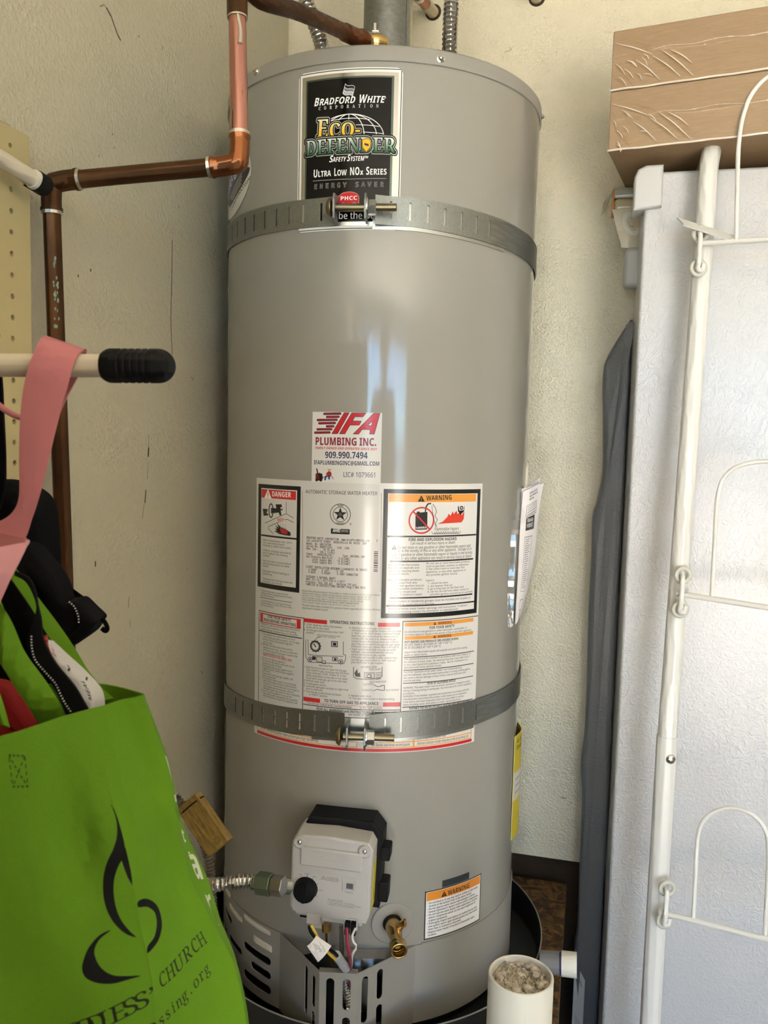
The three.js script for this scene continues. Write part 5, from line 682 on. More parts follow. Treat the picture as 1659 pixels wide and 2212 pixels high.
{
  const t = roomThing('grey_panel', 'tall grey moulded panel with wavy edge between freezer and wall', 'panel', [0.782, 0, 0]);
  const edge = [[.7754, 1.7253], [.7535, 1.6881], [.7316, 1.6458], [.7264, 1.6174], [.7267, 1.5746], [.73, 1.5221], [.7336, 1.4454], [.7331, 1.397], [.725, 1.3481], [.7181, 1.3136], [.7198, 1.2351], [.7199, 1.1061], [.7239, .874], [.7193, .7811], [.7245, .7093], [.7253, .6261], [.7278, .4151], [.724, .3447], [.73, .1867]].map(([a, y]) => [a - 0.782, y]);
  const C = new THREE.SplineCurve(edge.map(([x, y]) => new THREE.Vector2(x, y))).getPoints(120), s = new THREE.Shape(); s.moveTo(-0.002, edge[0][1]); C.forEach((q) => s.lineTo(q.x, q.y)); s.lineTo(C[C.length - 1].x, 0); s.lineTo(-0.002, 0); s.closePath();
  const g = extrude(s, 0.030, 0.013, 5).translate(0, 0, 0.025);
  part('shell', boxUV(toCreasedNormals(g, 0.9)), mat(0x6d6f70, 0.42, { clearcoat: 0.25, clearcoatRoughness: 0.25, bumpMap: scaled(orangePeel, 9, 9), bumpScale: 0.0006 }), t);
  const lab = canvas(256, 640, (c, W, H) => { c.fillStyle = '#d9d5cc'; c.fillRect(0, 0, W, H); for (let i = 0; i < 3; i++) pline(c, [[40, 40 + i * 12], [190, 60 + i * 12]], 4, '#444'); for (const y of [320, 340, 360, 470, 488, 506, 524]) pline(c, [[60, y], [190, y + 16]], 4, '#55524e'); });
  const L0 = [[.7243, .3373], [.7479, .2986], [.7531, .0953], [.7332, .0909]].map(([a, y]) => [a - 0.782, y]);
  part('printed_label', slab((i, j) => { const top = L0[0][1] + (L0[1][1] - L0[0][1]) * i, x = L0[0][0] + (L0[1][0] - L0[0][0]) * i + 0.002; return V(x, top + (L0[2][1] - top) * (1 - j), 0.0692 - 0.006 * (1 - i) * (1 - i)); }, 8, 8, 0.0005), mat(0xffffff, 0.5, { map: lab }), t, 'pale printed label');
}
// over-the-door wire rack
{
  const t = thing('door_rack', 'off-white tube and wire rack hung over the freezer front', 'rack', [0, 0, 0]), paint = mat(0xd7d6cf, 0.32, { clearcoat: 0.4, clearcoatRoughness: 0.15 }), r = 0.0122;
  const j = V(...[.5071, .9736, -1.3887]), up = V(...[.5432, 1.8032, -1.448]), bend = V(...[.5521, 1.9539, -1.4652]), low = V(...[.5016, .4571, -1.3771]), foot = low.clone().add(low.clone().sub(j).setLength(0.45));
  part('upper_pole', sweep([j, j.clone().lerp(up, 0.35), j.clone().lerp(up, 0.7), up, bend, bend.clone().add(V(0.004, 0.016, -0.005)), bend.clone().add(V(0.012, 0.027, -0.03)), bend.clone().add(V(0.023, 0.0305, -0.07)), bend.clone().add(V(0.05, 0.0305, -0.17))], 0.0157, 110, 24), paint, t);
  part('lower_pole', sweep([foot, low, j.clone().add(V(0, 0.001, 0))], 0.0173, 8, 24), paint, t); part('rivet', new THREE.SphereGeometry(0.0084, 24, 16).scale(1, 1, 0.6).translate(...[.5091, .9397, -1.3708]), M.steel, t);
  const baskets = [[[.5241, 1.8093, -1.4297], [.6428, 1.8044, -1.3592], [[.5772, 1.8046, -1.3963], [.5769, 1.8757, -1.4026], [.5782, 1.9741, -1.4112], [.5836, 2.0148, -1.4121], [.5948, 2.0468, -1.4094], [.6154, 2.0694, -1.4031], [.6394, 2.0745, -1.3898], [.6661, 2.0648, -1.3752], [.6891, 2.0327, -1.3586], [.7012, 1.9833, -1.3474], [.7055, 1.8969, -1.3397], [.7064, 1.8017, -1.3313]], [.5268, 1.8229, -1.4227], [.5244, 1.7659, -1.4177]], [[.508, 1.2226, -1.3835], [.6509, 1.2155, -1.2937], [[.5558, 1.2197, -1.3558], [.5584, 1.299, -1.3628], [.5623, 1.3906, -1.3708], [.5689, 1.4176, -1.3704], [.5825, 1.4357, -1.3638], [.6041, 1.4456, -1.3536], [.6284, 1.4489, -1.3415], [.6632, 1.4459, -1.3206], [.6836, 1.4308, -1.3083], [.6923, 1.4057, -1.3033], [.6932, 1.3115, -1.295], [.6928, 1.21, -1.2861]], [.5142, 1.2519, -1.3793], [.5109, 1.1945, -1.3743]], [[.4972, .6799, -1.3494], [.664, .6905, -1.2473], [[.5437, .6795, -1.3218], [.5458, .7504, -1.3281], [.5487, .8236, -1.3345], [.5527, .8463, -1.3324], [.568, .8674, -1.3274], [.5907, .8804, -1.3175], [.6106, .8816, -1.3039], [.6275, .8722, -1.2948], [.6384, .8539, -1.2849], [.641, .8183, -1.2791], [.6402, .7591, -1.2739], [.6384, .685, -1.2673]], [.5057, .7191, -1.346], [.5024, .6644, -1.3412]]];
  for (const [a, b, arch, h0, h1] of baskets) {
    const A = V(...a), d = V(...b).sub(A), e = A.clone().addScaledVector(d, 2.6), bk = part('basket', rod(a, e.toArray(), 0.0049, 14), paint, t);
    part('arch', sweep(arch, 0.0036, 90, 12), paint, bk);
    const H0 = V(...h0), H1 = V(...h1), out = V(-0.15, 0, 1).multiplyScalar(0.0054), hk = H0.clone().lerp(H1, 0.5);
    part('hook', sweep([H0.clone().addScaledVector(out, -1.2), H0.clone().add(out.clone().multiplyScalar(0.4)), hk.clone().add(out), H1.clone().lerp(H0, 0.15).add(out), H1.clone().add(out.clone().multiplyScalar(0.3)), H1.clone().add(V(0.008, -0.003, -0.003)), H1.clone().add(V(0.011, 0.008, -0.004))], 0.0042, 40, 12), paint, bk);
    for (const q of [h0, h1]) part('grommet', new THREE.TorusGeometry(0.0115, 0.0038, 10, 28).scale(1, 1, 0.9).translate(q[0] + 0.003, q[1] + 0.002, q[2] - 0.0054), mat(0xbdbcae, 0.5), bk);
    // shelf floor wires run back to the door
    for (let i = 1; i < 6; i++) { const q = A.clone().addScaledVector(d, i * 0.4 + 0.9); if (i > 2) part('floor_wire', rod(q.toArray(), q.clone().add(V(-0.016, -0.003, -0.068)).toArray(), 0.0022, 8), paint, bk); }
  }
  part('side_plate', slab((i, k) => { const a = V(...[.4947, 1.8544, -1.4461]), b = V(...[.5002, 1.8369, -1.4242]), c = V(...[.583, 1.8165, -1.4082]), e = V(...[.5756, 1.8061, -1.3965]); const q = a.clone().lerp(c, i).lerp(b.clone().lerp(e, i), k); return q; }, 16, 4, 0.003), paint, t, 'flat metal tongue at the top basket');
}
// two wrapped cartons on top
const cardTex = canvas(1024, 256, (c, W, H) => { c.fillStyle = '#967b59'; c.fillRect(0, 0, W, H); for (let i = 0; i < 5000; i++) { const k = rnd(); c.fillStyle = k < 0.5 ? 'rgba(90,60,30,0.05)' : 'rgba(230,190,140,0.05)'; c.fillRect(rnd() * W, rnd() * H, 4 + rnd() * 40, 1 + rnd() * 2); } }, true, true);
const card = mat(0xffffff, 0.75, { map: scaled(cardTex, 1.4, 6) }), wrap = new THREE.MeshPhysicalMaterial({ color: 0xffffff, transmission: 1, thickness: 0, roughness: 0.06, ior: 1.75 });
const CX = 0.3875, CZ = -1.505, CTURN = -0.419;
[0, 1].forEach((k) => {
  const y0 = 1.9796 + k * 0.101, h = 0.0742, S = 1.35, t = thing('cardboard_box', k ? 'upper brown cardboard carton in shrink film on the freezer' : 'lower brown cardboard carton in shrink film, resting above the freezer', 'box', [CX, y0, CZ], CTURN, undefined);
  part('carton', boxUV(rbox(0.635, h * S, 0.28, 0.0024, 0.3175, h * S / 2, -0.14)), card, t);
  if (k) part('carton_slot', [rbox(0.034, 0.0022, 0.002, 0.0008, 0.204, 0.0105, 0.0006), rbox(0.034, 0.0022, 0.002, 0.0008, 0.204, 0.0035, 0.0006), rbox(0.0022, 0.009, 0.002, 0.0008, 0.188, 0.007, 0.0006), rbox(0.0022, 0.009, 0.002, 0.0008, 0.220, 0.007, 0.0006)].map((g) => g.scale(S, S, 1)), mat(0x2b1c10, 0.8), t, 'dark printed slot outline');
  const ridges = []; const R0 = (x0, y0, x1, y1, w, hh) => ridges.push([x0, y0, x1, y1, w, hh]);
  R0(0.05, 0.036, 0.085, 0.006, 0.0016, 0.0022); R0(0.06, 0.042, 0.1, 0.005, 0.0014, 0.0026); R0(0.072, 0.04, 0.098, 0.02, 0.0012, 0.002); R0(0.008, 0.03, 0.03, 0.002, 0.0013, 0.0018); R0(0.02, 0.06, 0.06, 0.044, 0.0012, 0.0014); R0(0.03, 0.034, 0.06, 0.006, 0.0012, 0.0022); R0(0.004, 0.058, 0.05, 0.038, 0.001, 0.0012); for (let i = 0; i < 12; i++) { const x = 0.003 + rnd() * 0.055, y = 0.006 + rnd() * 0.045; R0(x, y, x + 0.004 + rnd() * 0.01, y - 0.004 - rnd() * 0.012, 0.0008 + rnd() * 0.0008, 0.0008 + rnd() * 0.0014); }
  const fn = (i, j) => { const x = -0.001 + 0.472 * i * i * 0.7 + 0.472 * i * 0.3, y = h * j; let z = 0.0012 + 0.0003 * fbm(x * 60, y * 60, 4 + k, 2); for (const [x0, y0_, x1, y1, w, hh] of ridges) { const dx = x1 - x0, dy = y1 - y0_, l = dx * dx + dy * dy, u = Math.max(0, Math.min(1, ((x - x0) * dx + (y - y0_) * dy) / l)), q = Math.hypot(x - x0 - dx * u, y - y0_ - dy * u); z += hh * 1.3 * Math.exp(-q * q / (w * w)) * Math.sin(Math.PI * (0.08 + 0.84 * u)); }
    const seam = 0.030 + 0.002 * Math.sin(x * 40) + (k ? 0.013 : 0.009); z += 0.0007 * Math.exp(-((y - seam) ** 2) / 1e-6) * (0.5 + Math.max(0, fbm(x * 150, 1, 2, 2)) * 3); return V(x, y, z); };
  part('shrink_film', grid(fn, 190, 70).scale(S, S, S), wrap, t, 'crinkled clear film'); const foldMat = mat(0xfbf1e2, 0.16, { transmission: 0.3, thickness: 0, clearcoat: 1, clearcoatRoughness: 0.06 });
  part('film_fold', ridges.filter((_, i) => i !== 4 && i % 5 !== 3).map(([x0, y0_, x1, y1, w, hh], i) => sweep([[x0, y0_, 0.0016], [x0 + (x1 - x0) * 0.5 + 0.001, y0_ + (y1 - y0_) * 0.5 + 0.0006, 0.0016 + hh * 0.6], [x1, y1, 0.0016]], (q) => (i < 6 ? 0.0007 : 0.00045) * Math.sin(Math.PI * (0.06 + 0.88 * q)) + 0.0001, 24, 8).scale(S, S, S)), foldMat, t, 'whitish folds in the film').userData.kind = 'stuff';
  part('film_seam', sweep(Array.from({ length: 50 }, (_, i) => [0.05 + i / 49 * 0.36, 0.0395 + (k ? 0.004 : 0) + 0.002 * Math.sin(i * 0.7) * Math.exp(-i / 18) + 0.0012 * Math.sin(i * 0.21), 0.0013]), (q) => 0.0002 + 0.0007 * Math.max(0, fbm(q * 30, k, 3, 2)) * (1 - 0.7 * q) * 2.2, 300, 6).scale(S, S, S), foldMat, t);
  part('film_edge', sweep(Array.from({ length: 24 }, (_, i) => [i / 23 * 0.47, 0.0006 + 0.0004 * Math.sin(i * 2.3), 0.0018 + 0.0004 * Math.sin(i * 1.7)]), 0.0012, 120, 8).scale(S, S, S), foldMat, t, 'bunched film along the lower edge');
});
{
  const t = roomThing('wrapped_pack', 'clear plastic wrapped pack under the left end of the cartons', 'package', [0.7236, 1.858, 0.018]); t.scale.set(1.35, 1.35, 0.6);
  const film = mat(0xb9b39a, 0.25, { transmission: 0.35, thickness: 0, clearcoat: 0.8, clearcoatRoughness: 0.1 });
  part('tray', rbox(0.05, 0.016, 0.13, 0.006, 0.027, 0.081, 0.07, 4), film, t); part('tray', rbox(0.046, 0.017, 0.128, 0.006, 0.029, 0.0645, 0.07, 4), mat(0xa89a74, 0.35, { clearcoat: 0.8 }), t, 'brownish tray layer'); part('orange_strip', box(0.003, 0.034, 0.06, 0.0045, 0.068, 0.11), mat(0xb4703c, 0.6), t);
  const pouch = slab((i, j) => V(0.0035 + 0.04 * i + 0.0165 * (1 - j), 0.001 + 0.056 * j, 0.139 + 0.003 * Math.sin(i * 3) * Math.sin(j * 3.1)), 14, 14, 0.003), pt = canvas(256, 256, (c, W, H) => { c.fillStyle = '#b3ab8c'; c.fillRect(0, 0, W, H); c.fillStyle = '#bdb7a0'; c.fillRect(0, 0, W, 140); c.strokeStyle = '#c9cbc2'; c.lineWidth = 30; c.beginPath(); c.arc(140, 100, 62, 0.5, 5.6); c.stroke(); pline(c, [[118, 84], [120, 118], [150, 120]], 5, '#77705a'); });
  part('pouch', pouch, mat(0xffffff, 0.3, { map: pt, clearcoat: 0.6 }), t, 'clear pouch with a pale ring printed on it'); part('film_tail', slab((i, j) => V(-0.001 - 0.011 * i + 0.003 * j, 0.062 + 0.02 * j - 0.012 * i, 0.12 + 0.003 * Math.sin(9 * i + 6 * j)), 10, 10, 0.0003), new THREE.MeshPhysicalMaterial({ color: 0xf2f0e6, transmission: 0.9, thickness: 0, roughness: 0.15 }), t);
}

// ---------------------------------------------------------------- pegboard and hook arms on the left wall
{
  const t = roomThing('pegboard', 'cream pegboard full of round holes on the left wall behind the hooks', 'pegboard', [0.0135, 0, 0]);
  const b0 = 0.932, b1 = 1.75, y0 = 0.62, y1 = 1.832, s = shapeOf([[b0, y0], [b1, y0], [b1, y1], [b0, y1]]);
  const [hb, hyy] = [.9669, 1.8092];
  for (let i = 0; i < 10; i++) for (let j = 0; j < 44; j++) { const b = hb + i * 0.0254, y = hyy - j * 0.0254; if (y > y0 + 0.01) { const p = new THREE.Path(); p.absellipse(b, y, 0.0035, 0.0035, 0, 2 * Math.PI, true); s.holes.push(p); } }
  const g = extrude(s, 0.0048, 0, 1, 5).rotateY(-Math.PI / 2).translate(0.0048, 0, 0);
  part('board', boxUV(g), mat(0xcabb8a, 0.6, { bumpMap: fine, bumpScale: 0.0002 }), t);
  part('edge_batten', box(0.0135, y1 - y0 - 0.01, 0.012, -0.00675, (y0 + y1) / 2, b0 + 0.007), mat(0x8a7a55, 0.8), t);
  for (const y of [1.82, 0.66]) part('spacer', box(0.0135, 0.03, b1 - b0 - 0.06, -0.00675, y, (b0 + b1) / 2), mat(0x8a7a55, 0.8), t);
}
const armWhite = mat(0xd9cdb5, 0.42, { clearcoat: 0.3, clearcoatRoughness: 0.25 });
{
  const t = thing('hook_arm', 'cream hook arm with worn black taped tip in front of the copper elbow', 'hook', [0, 0, 0]), a = V(...[-.4863, 1.8001, -.9065]), b = V(...[-.4154, 1.7661, -1.0535]), d = b.clone().sub(a).normalize(), q = (k) => b.clone().addScaledVector(d, k);
  part('tube', sweep([a, a.clone().lerp(b, 0.5), q(-0.006)], 0.0098, 12, 24), armWhite, t);
  part('torn_tip', [sweep([q(-0.016), q(-0.008), q(-0.003), q(0.003), q(0.0065)], (k) => (k < 0.55 ? 0.0128 : 0.0128 * Math.sqrt(Math.max(0.02, 1 - ((k - 0.55) / 0.45) ** 2))), 30, 24), slab((i, j) => { const A = -0.4 + 1.6 * i, p = q(-0.016 - 0.014 * j * Math.abs(Math.cos(3.2 * i))); return p.add(V(Math.cos(A + 2.2) * 0.0122, -Math.abs(Math.sin(A + 2.2)) * 0.0122 + 0.0, Math.sin(A) * 0.011)); }, 14, 4, 0.001)], M.blackRubber, t, 'torn black rubber tip'); part('tape', sweep([q(-0.021), q(-0.014)], 0.0118, 4, 24), mat(0xdcd6c4, 0.6), t);
}
{
  const t = thing('hook_arm', 'cream hook arm with ribbed black rubber tip carrying the pink bag strap', 'hook', [0, 0, 0]), y = 792;
  part('tube', rod([-.5376, 1.5187, -.7114], [-.2265, 1.5251, -.7094], 0.0097, 28), armWhite, t);
  const a = V(...[-.2339, 1.5249, -.7095]), b = V(...[-.1725, 1.5261, -.7091]), len = a.distanceTo(b);
  part('rubber_tip', sweep([a, a.clone().lerp(b, 0.5), b], (k, s) => { const e = Math.max(0, (s - (len - 0.0145)) / 0.0145), f = Math.max(0, (0.008 - s) / 0.008); return 0.0144 * Math.sqrt(Math.max(0.003, 1 - e * e)) * (1 - 0.25 * f * f) - (s > 0.012 && s < len * 0.66 ? 0.0009 * Math.max(0, Math.cos(s / 0.0056 * 6.283)) : 0); }, 160, 36), M.blackRubber, t, 'ribbed black rubber tip');
}
// ---------------------------------------------------------------- bags hanging from the hook
const pink = mat(0xcf7f84, 0.7, { sheen: 0.4, sheenRoughness: 0.5, sheenColor: new THREE.Color(0xffd0d0), bumpMap: scaled(fine, 6, 6), bumpScale: 0.0002 });
{
  const t = thing('pink_bag', 'pink bag whose wide strap hangs over the ribbed hook arm', 'bag', [0, 0, 0]);
  part('strap', ribbon([[-.2854, 1.5465, -.7118], [-.2854, 1.5372, -.7009], [-.2882, 1.5221, -.6936], [-.292, 1.505, -.6921], [-.2944, 1.4784, -.6898], [-.2943, 1.4463, -.687], [-.2942, 1.411, -.6839], [-.2996, 1.4007, -.683], [-.3086, 1.3944, -.6825], [-.3244, 1.3887, -.6822]], [[-.2509, 1.5375, -.7127], [-.2511, 1.532, -.7002], [-.2542, 1.5162, -.6928], [-.2601, 1.4926, -.6908], [-.266, 1.4678, -.6886], [-.2731, 1.4335, -.6857], [-.2793, 1.4088, -.6836], [-.2835, 1.3954, -.6824], [-.2878, 1.3821, -.6813], [-.2973, 1.3686, -.6802]], 0.0022, 60, 8, 0.002), pink, t);
  part('strap', ribbon([[-.2846, 1.5465, -.7118], [-.2823, 1.5439, -.7256], [-.2822, 1.525, -.7249], [-.2864, 1.5011, -.7229], [-.2912, 1.4693, -.7201]], [[-.2509, 1.5375, -.7127], [-.2527, 1.5359, -.7247], [-.2586, 1.5193, -.7253], [-.2707, 1.4945, -.7232], [-.2811, 1.4656, -.7207]], 0.0022, 40, 6), pink, t, 'back of the strap'); part('strap_top', ribbon([[-.2854, 1.5465, -.7118], [-.2848, 1.5486, -.72], [-.2823, 1.5439, -.7256]], [[-.2509, 1.5375, -.7127], [-.251, 1.5382, -.7198], [-.2527, 1.5359, -.7247]], 0.0022, 10, 6), pink, t);
  part('handle', sweep([[-.3431, 1.5183, -.7098], [-.3309, 1.4992, -.708], [-.319, 1.489, -.707], [-.3103, 1.4834, -.7064], [-.3013, 1.4798, -.7061], [-.2877, 1.4801, -.706]], 0.0026, 30, 10), pink, t);
  part('bag_front', ribbon([[-.3598, 1.3659, -.6363], [-.3591, 1.3394, -.6339], [-.3581, 1.3004, -.6305]], [[-.2778, 1.3798, -.6619], [-.2778, 1.3606, -.6351], [-.3014, 1.3072, -.6306]], 0.003, 24, 10, 0.012), mat(0xdc9aa2, 0.65, { sheen: 0.5, sheenRoughness: 0.5, sheenColor: new THREE.Color(0xffdede) }), t, 'pale pink bag side'); part('bag_inside', ribbon([[-.3944, 1.393, -.6992], [-.3938, 1.3697, -.6971], [-.3931, 1.3387, -.6944]], [[-.2819, 1.3831, -.6673], [-.2875, 1.3689, -.666], [-.3055, 1.3462, -.6642]], 0.003, 20, 8, -0.006), pink, t); part('rim_binding', sweep([[-.3598, 1.3663, -.6363], [-.3197, 1.3694, -.6413], [-.2943, 1.3741, -.6485], [-.2836, 1.3763, -.6556], [-.278, 1.379, -.6588], [-.277, 1.3827, -.6592]], 0.0016, 40, 8), mat(0xe2a6ac, 0.6), t);
}
const cloth = mat(0x040404, 0.9, { specularIntensity: 0.3 });
function puffed(pts, z, depth, bevel) { const s = shapeOf(pts, true); return extrude(s, depth, bevel, 5, 40).translate(0, 0, z); }
function stitches(pts, n, r, m, parent) { const c = curve(pts), g = []; for (let i = 0; i < n; i++) { const a = c.getPointAt((i + 0.2) / n), b = c.getPointAt((i + 0.62) / n); g.push(rod(a.toArray(), b.toArray(), r, 6)); } const o = part('stitching', g, m, parent, 'white dashed stitching'); o.userData.kind = 'stuff'; return o; }
const thread = mat(0xc9c7c0, 0.7);
{
  const t = thing('backpack', 'black cloth backpack hanging behind the pink and green bags', 'backpack', [0, 0, 0]);
  part('main_body', puffed([[-.4599, 1.4116], [-.4156, 1.4143], [-.3974, 1.4132], [-.378, 1.4065], [-.365, 1.3967], [-.3593, 1.3833], [-.3566, 1.3656], [-.3553, 1.3419], [-.355, 1.3153], [-.3609, 1.2818], [-.3835, 1.2611], [-.4627, 1.2592]], -0.93, 0.05, 0.018), cloth, t);
  part('side_pocket', puffed([[-.3783, 1.3356], [-.3659, 1.3518], [-.3502, 1.3522], [-.3334, 1.3342], [-.3243, 1.3227], [-.3178, 1.3087], [-.3144, 1.2967], [-.3057, 1.2979], [-.3002, 1.2968], [-.2911, 1.2881], [-.2813, 1.2781], [-.2838, 1.2723], [-.2894, 1.2634], [-.3035, 1.2531], [-.3133, 1.2501], [-.32, 1.2552], [-.3303, 1.265], [-.3509, 1.2893]], -0.862, 0.03, 0.012), mat(0x070607, 0.9, { specularIntensity: 0.35, bumpMap: scaled(fine, 8, 8), bumpScale: 0.0004 }), t, 'slightly greyer pocket with a folded corner');
  part('lower_body', puffed([[-.3972, 1.3347], [-.3566, 1.3288], [-.3376, 1.3097], [-.3277, 1.2869], [-.3188, 1.2604], [-.3009, 1.2269], [-.2805, 1.1956], [-.2783, 1.1708], [-.4004, 1.1597]], -0.815, 0.012, 0.008), cloth, t);
  part('loop', sweep([[-.2733, 1.2829, -.824], [-.2701, 1.2795, -.8237], [-.2676, 1.2743, -.8232], [-.2679, 1.2716, -.823], [-.2699, 1.2711, -.8229], [-.2729, 1.2736, -.8232]], 0.0024, 24, 8), cloth, t); stitches([[-.3022, 1.3021, -.8129], [-.2969, 1.2976, -.8124], [-.2939, 1.2921, -.8119], [-.292, 1.2864, -.8114], [-.2916, 1.2804, -.8109]], 9, 0.0008, thread, t);
  part('shoulder_strap', ribbon([[-.3834, 1.5669, -.7947], [-.3693, 1.5241, -.7908], [-.3604, 1.4812, -.787], [-.3584, 1.4337, -.7828], [-.3617, 1.3948, -.7794], [-.3782, 1.3598, -.7764]], [[-.3661, 1.5717, -.795], [-.3554, 1.5245, -.7907], [-.3517, 1.4814, -.7869], [-.3489, 1.4383, -.7831], [-.3492, 1.4124, -.7808], [-.3571, 1.3819, -.7782]], 0.004, 40, 5), cloth, t);
}
const green = mat(0xffffff, 0.75, { specularIntensity: 0.5 });
const BAG = [[[-.2954, 1.2499, -.544], [-.2533, 1.2496, -.6074], [-.2212, 1.2518, -.6451], [-.1922, 1.2525, -.6772], [-.2003, 1.2427, -.7116]],
  [[-.2989, 1.1804, -.5477], [-.247, 1.1799, -.604], [-.2059, 1.1827, -.6389], [-.1743, 1.1835, -.6936], [-.1812, 1.1708, -.7277]],
  [[-.2989, 1.1402, -.5461], [-.2411, 1.1396, -.6003], [-.1935, 1.1428, -.6353], [-.1656, 1.1436, -.6879], [-.1705, 1.1284, -.7217]],
  [[-.299, 1.1102, -.545], [-.2377, 1.1095, -.5978], [-.1865, 1.1131, -.6326], [-.1624, 1.1137, -.6917], [-.1604, 1.0991, -.7255]],
  [[-.2981, 1.0748, -.5419], [-.234, 1.0739, -.5941], [-.1794, 1.0778, -.6295], [-.1527, 1.0785, -.6953], [-.1462, 1.0637, -.729]],
  [[-.2967, 1.0398, -.5378], [-.2294, 1.0387, -.59], [-.1708, 1.043, -.6263], [-.1369, 1.0438, -.6979], [-.1358, 1.0266, -.7315]],
  [[-.2965, 1.0003, -.5356], [-.227, .9991, -.5868], [-.1662, 1.0036, -.6228], [-.1198, 1.0048, -.7044], [-.1225, .985, -.7378]],
  [[-.2961, .9572, -.5332], [-.2244, .9558, -.5834], [-.1611, .9606, -.619], [-.106, .962, -.6933], [-.109, .9404, -.7266]],
  [[-.2948, .9134, -.5289], [-.2216, .9117, -.5791], [-.1563, .9169, -.6151], [-.1002, .9183, -.6829], [-.103, .8944, -.7159]]];
{
  const leaf = '#618f15', t = thing('green_bag', 'bright green cloth shopping bag with black swirl and lettering', 'bag', [0, 0, 0]);
  const art = canvas(1100, 1600, (c, W, H) => {
    c.fillStyle = leaf; c.fillRect(0, 0, W, H);
    for (let y = 0; y < H; y += 5) for (let x = (y / 5 % 2) * 3; x < W; x += 6) { c.fillStyle = rnd() < 0.5 ? 'rgba(140,190,50,0.10)' : 'rgba(50,80,5,0.10)'; c.fillRect(x, y, 3, 2); }
    const k = '#0d0e0d', blob = (l) => { const s = new THREE.CatmullRomCurve3(l.map(([x, y]) => V(x, y, 0)), true, 'centripetal').getPoints(160); quad(c, s.map((q) => [q.x, q.y]), k); };
    blob([[593, 227], [598, 261], [595, 304], [581, 354], [562, 390], [531, 444], [509, 506], [499, 574], [499, 634], [510, 695], [532, 755], [559, 802], [581, 823], [565, 787], [544, 727], [534, 666], [534, 603], [545, 535], [566, 481], [589, 444], [601, 388], [606, 327], [604, 270]]);
    quad(c, [[601, 400], [603, 468], [604, 527], [598, 602], [588, 555], [582, 502], [578, 447]], k); quad(c, [[587, 426], [602, 401], [601, 467], [599, 597], [596, 507], [592, 445]], k);
    blob([[610, 686], [682, 692], [739, 727], [769, 780], [760, 852], [707, 896], [606, 910], [616, 889], [684, 871], [728, 831], [737, 782], [695, 736], [607, 702]]);
    blob([[508, 756], [476, 760], [441, 789], [420, 832], [411, 868], [417, 906], [444, 942], [489, 972], [536, 984], [570, 990], [534, 968], [497, 942], [470, 902], [455, 852], [454, 810], [471, 778]]);
    const along = (s, a, b, z) => [...s].forEach((ch, i) => { const f = s.length > 1 ? i / (s.length - 1) : 0; c.save(); c.translate(a[0] + (b[0] - a[0]) * f, a[1] + (b[1] - a[1]) * f); c.rotate(Math.atan2(b[1] - a[1], b[0] - a[0])); c.font = `${z}px serif`; c.fillStyle = '#232816'; c.textAlign = 'center'; c.fillText(ch, 0, 0); c.restore(); });
    along('GODLESS’', [368, 1139], [603, 1116], 92); along('CHURCH', [672, 1088], [972, 1070], 84); along('www.godsble', [362, 1270], [594, 1230], 74); along('ssing.org', [637, 1227], [934, 1186], 62);
    // cross-stitched square where the handle is sewn on
    const q = [[262, 43], [319, 54], [319, 118], [268, 109]]; c.setLineDash([9, 6]); c.strokeStyle = 'rgba(45,66,8,0.9)'; c.lineWidth = 4; const pl = (l) => { c.beginPath(); l.forEach(([x, y], i) => c[i ? 'lineTo' : 'moveTo'](x, y)); c.stroke(); }; pl([...q, q[0]]); pl([q[0], q[2]]); pl([q[1], q[3]]); c.setLineDash([]);
  });
  const sideArt = canvas(256, 1600, (c, W, H) => { c.fillStyle = leaf; c.fillRect(0, 0, W, H); c.save(); c.translate(150, 0); const L = (s, y, z, r) => { c.save(); c.translate(0, y); c.rotate(r); c.font = `bold ${z}px sans-serif`; c.fillStyle = '#d9dcc8'; c.textAlign = 'center'; c.fillText(s, 0, 0); c.restore(); }; L('L', 330, 230, 0.2); L('t', 560, 130, 0.2); L('s', 660, 70, 0.2); L('a', 770, 240, 0.2); L('r', 960, 190, 0.2); L('y', 1080, 130, 0.2); c.restore(); });
  const cols = BAG[0].map((_, k) => curve(BAG.map((r) => r[k]))), at = (k, v) => cols[k].getPoint(v);
  const front = (k0, k1, mid) => (i, j) => { const v = 1 - j; if (mid === null) return at(k0, v).lerp(at(k1, v), i); const a = at(k0, v), b = at(mid, v), d = at(k1, v), f = 0.45; return i < f ? a.lerp(b, i / f) : b.lerp(d, (i - f) / (1 - f)); };
  const folds = (fn, k) => (i, j) => { const q = fn(i, j); if (k === 1) q.z -= 0.017 * Math.exp(-(((i - 0.72) / 0.12) ** 2)) * Math.exp(-(((1 - j - 0.24) / 0.17) ** 2)); if (k === 4) q.z -= 0.009 * Math.exp(-(((i - 0.5) / 0.2) ** 2)) * Math.sin(Math.PI * j); q.z += 0.0065 * Math.sin(i * 7 + j * 3 + k) * Math.sin(Math.PI * i) * (1 - 0.6 * j) + 0.002 * fbm(i * 3 + k, j * 2, 2.2, 2) * Math.sin(Math.PI * Math.min(1, i)); return q; };
  const uvs = (g, u0, u1) => { const u = g.attributes.uv; for (let i = 0; i < u.count; i++) u.setX(i, u0 + (u1 - u0) * u.getX(i)); return g; };
  const skin = green.clone(); skin.map = art; const gs = green.clone(); gs.map = sideArt; const plain = green.clone(); plain.color.set(leaf);
  part('front', uvs(slab(folds(front(0, 2, null), 1), 30, 60, 0.0012), 0, 600 / 1100), skin, t); part('front', uvs(slab(folds(front(2, 3, null), 4), 24, 60, 0.0012), 600 / 1100, 1), skin, t); part('side', slab(folds(front(3, 4, null), 2), 12, 60, 0.0012), gs, t, 'narrow side with white letters');
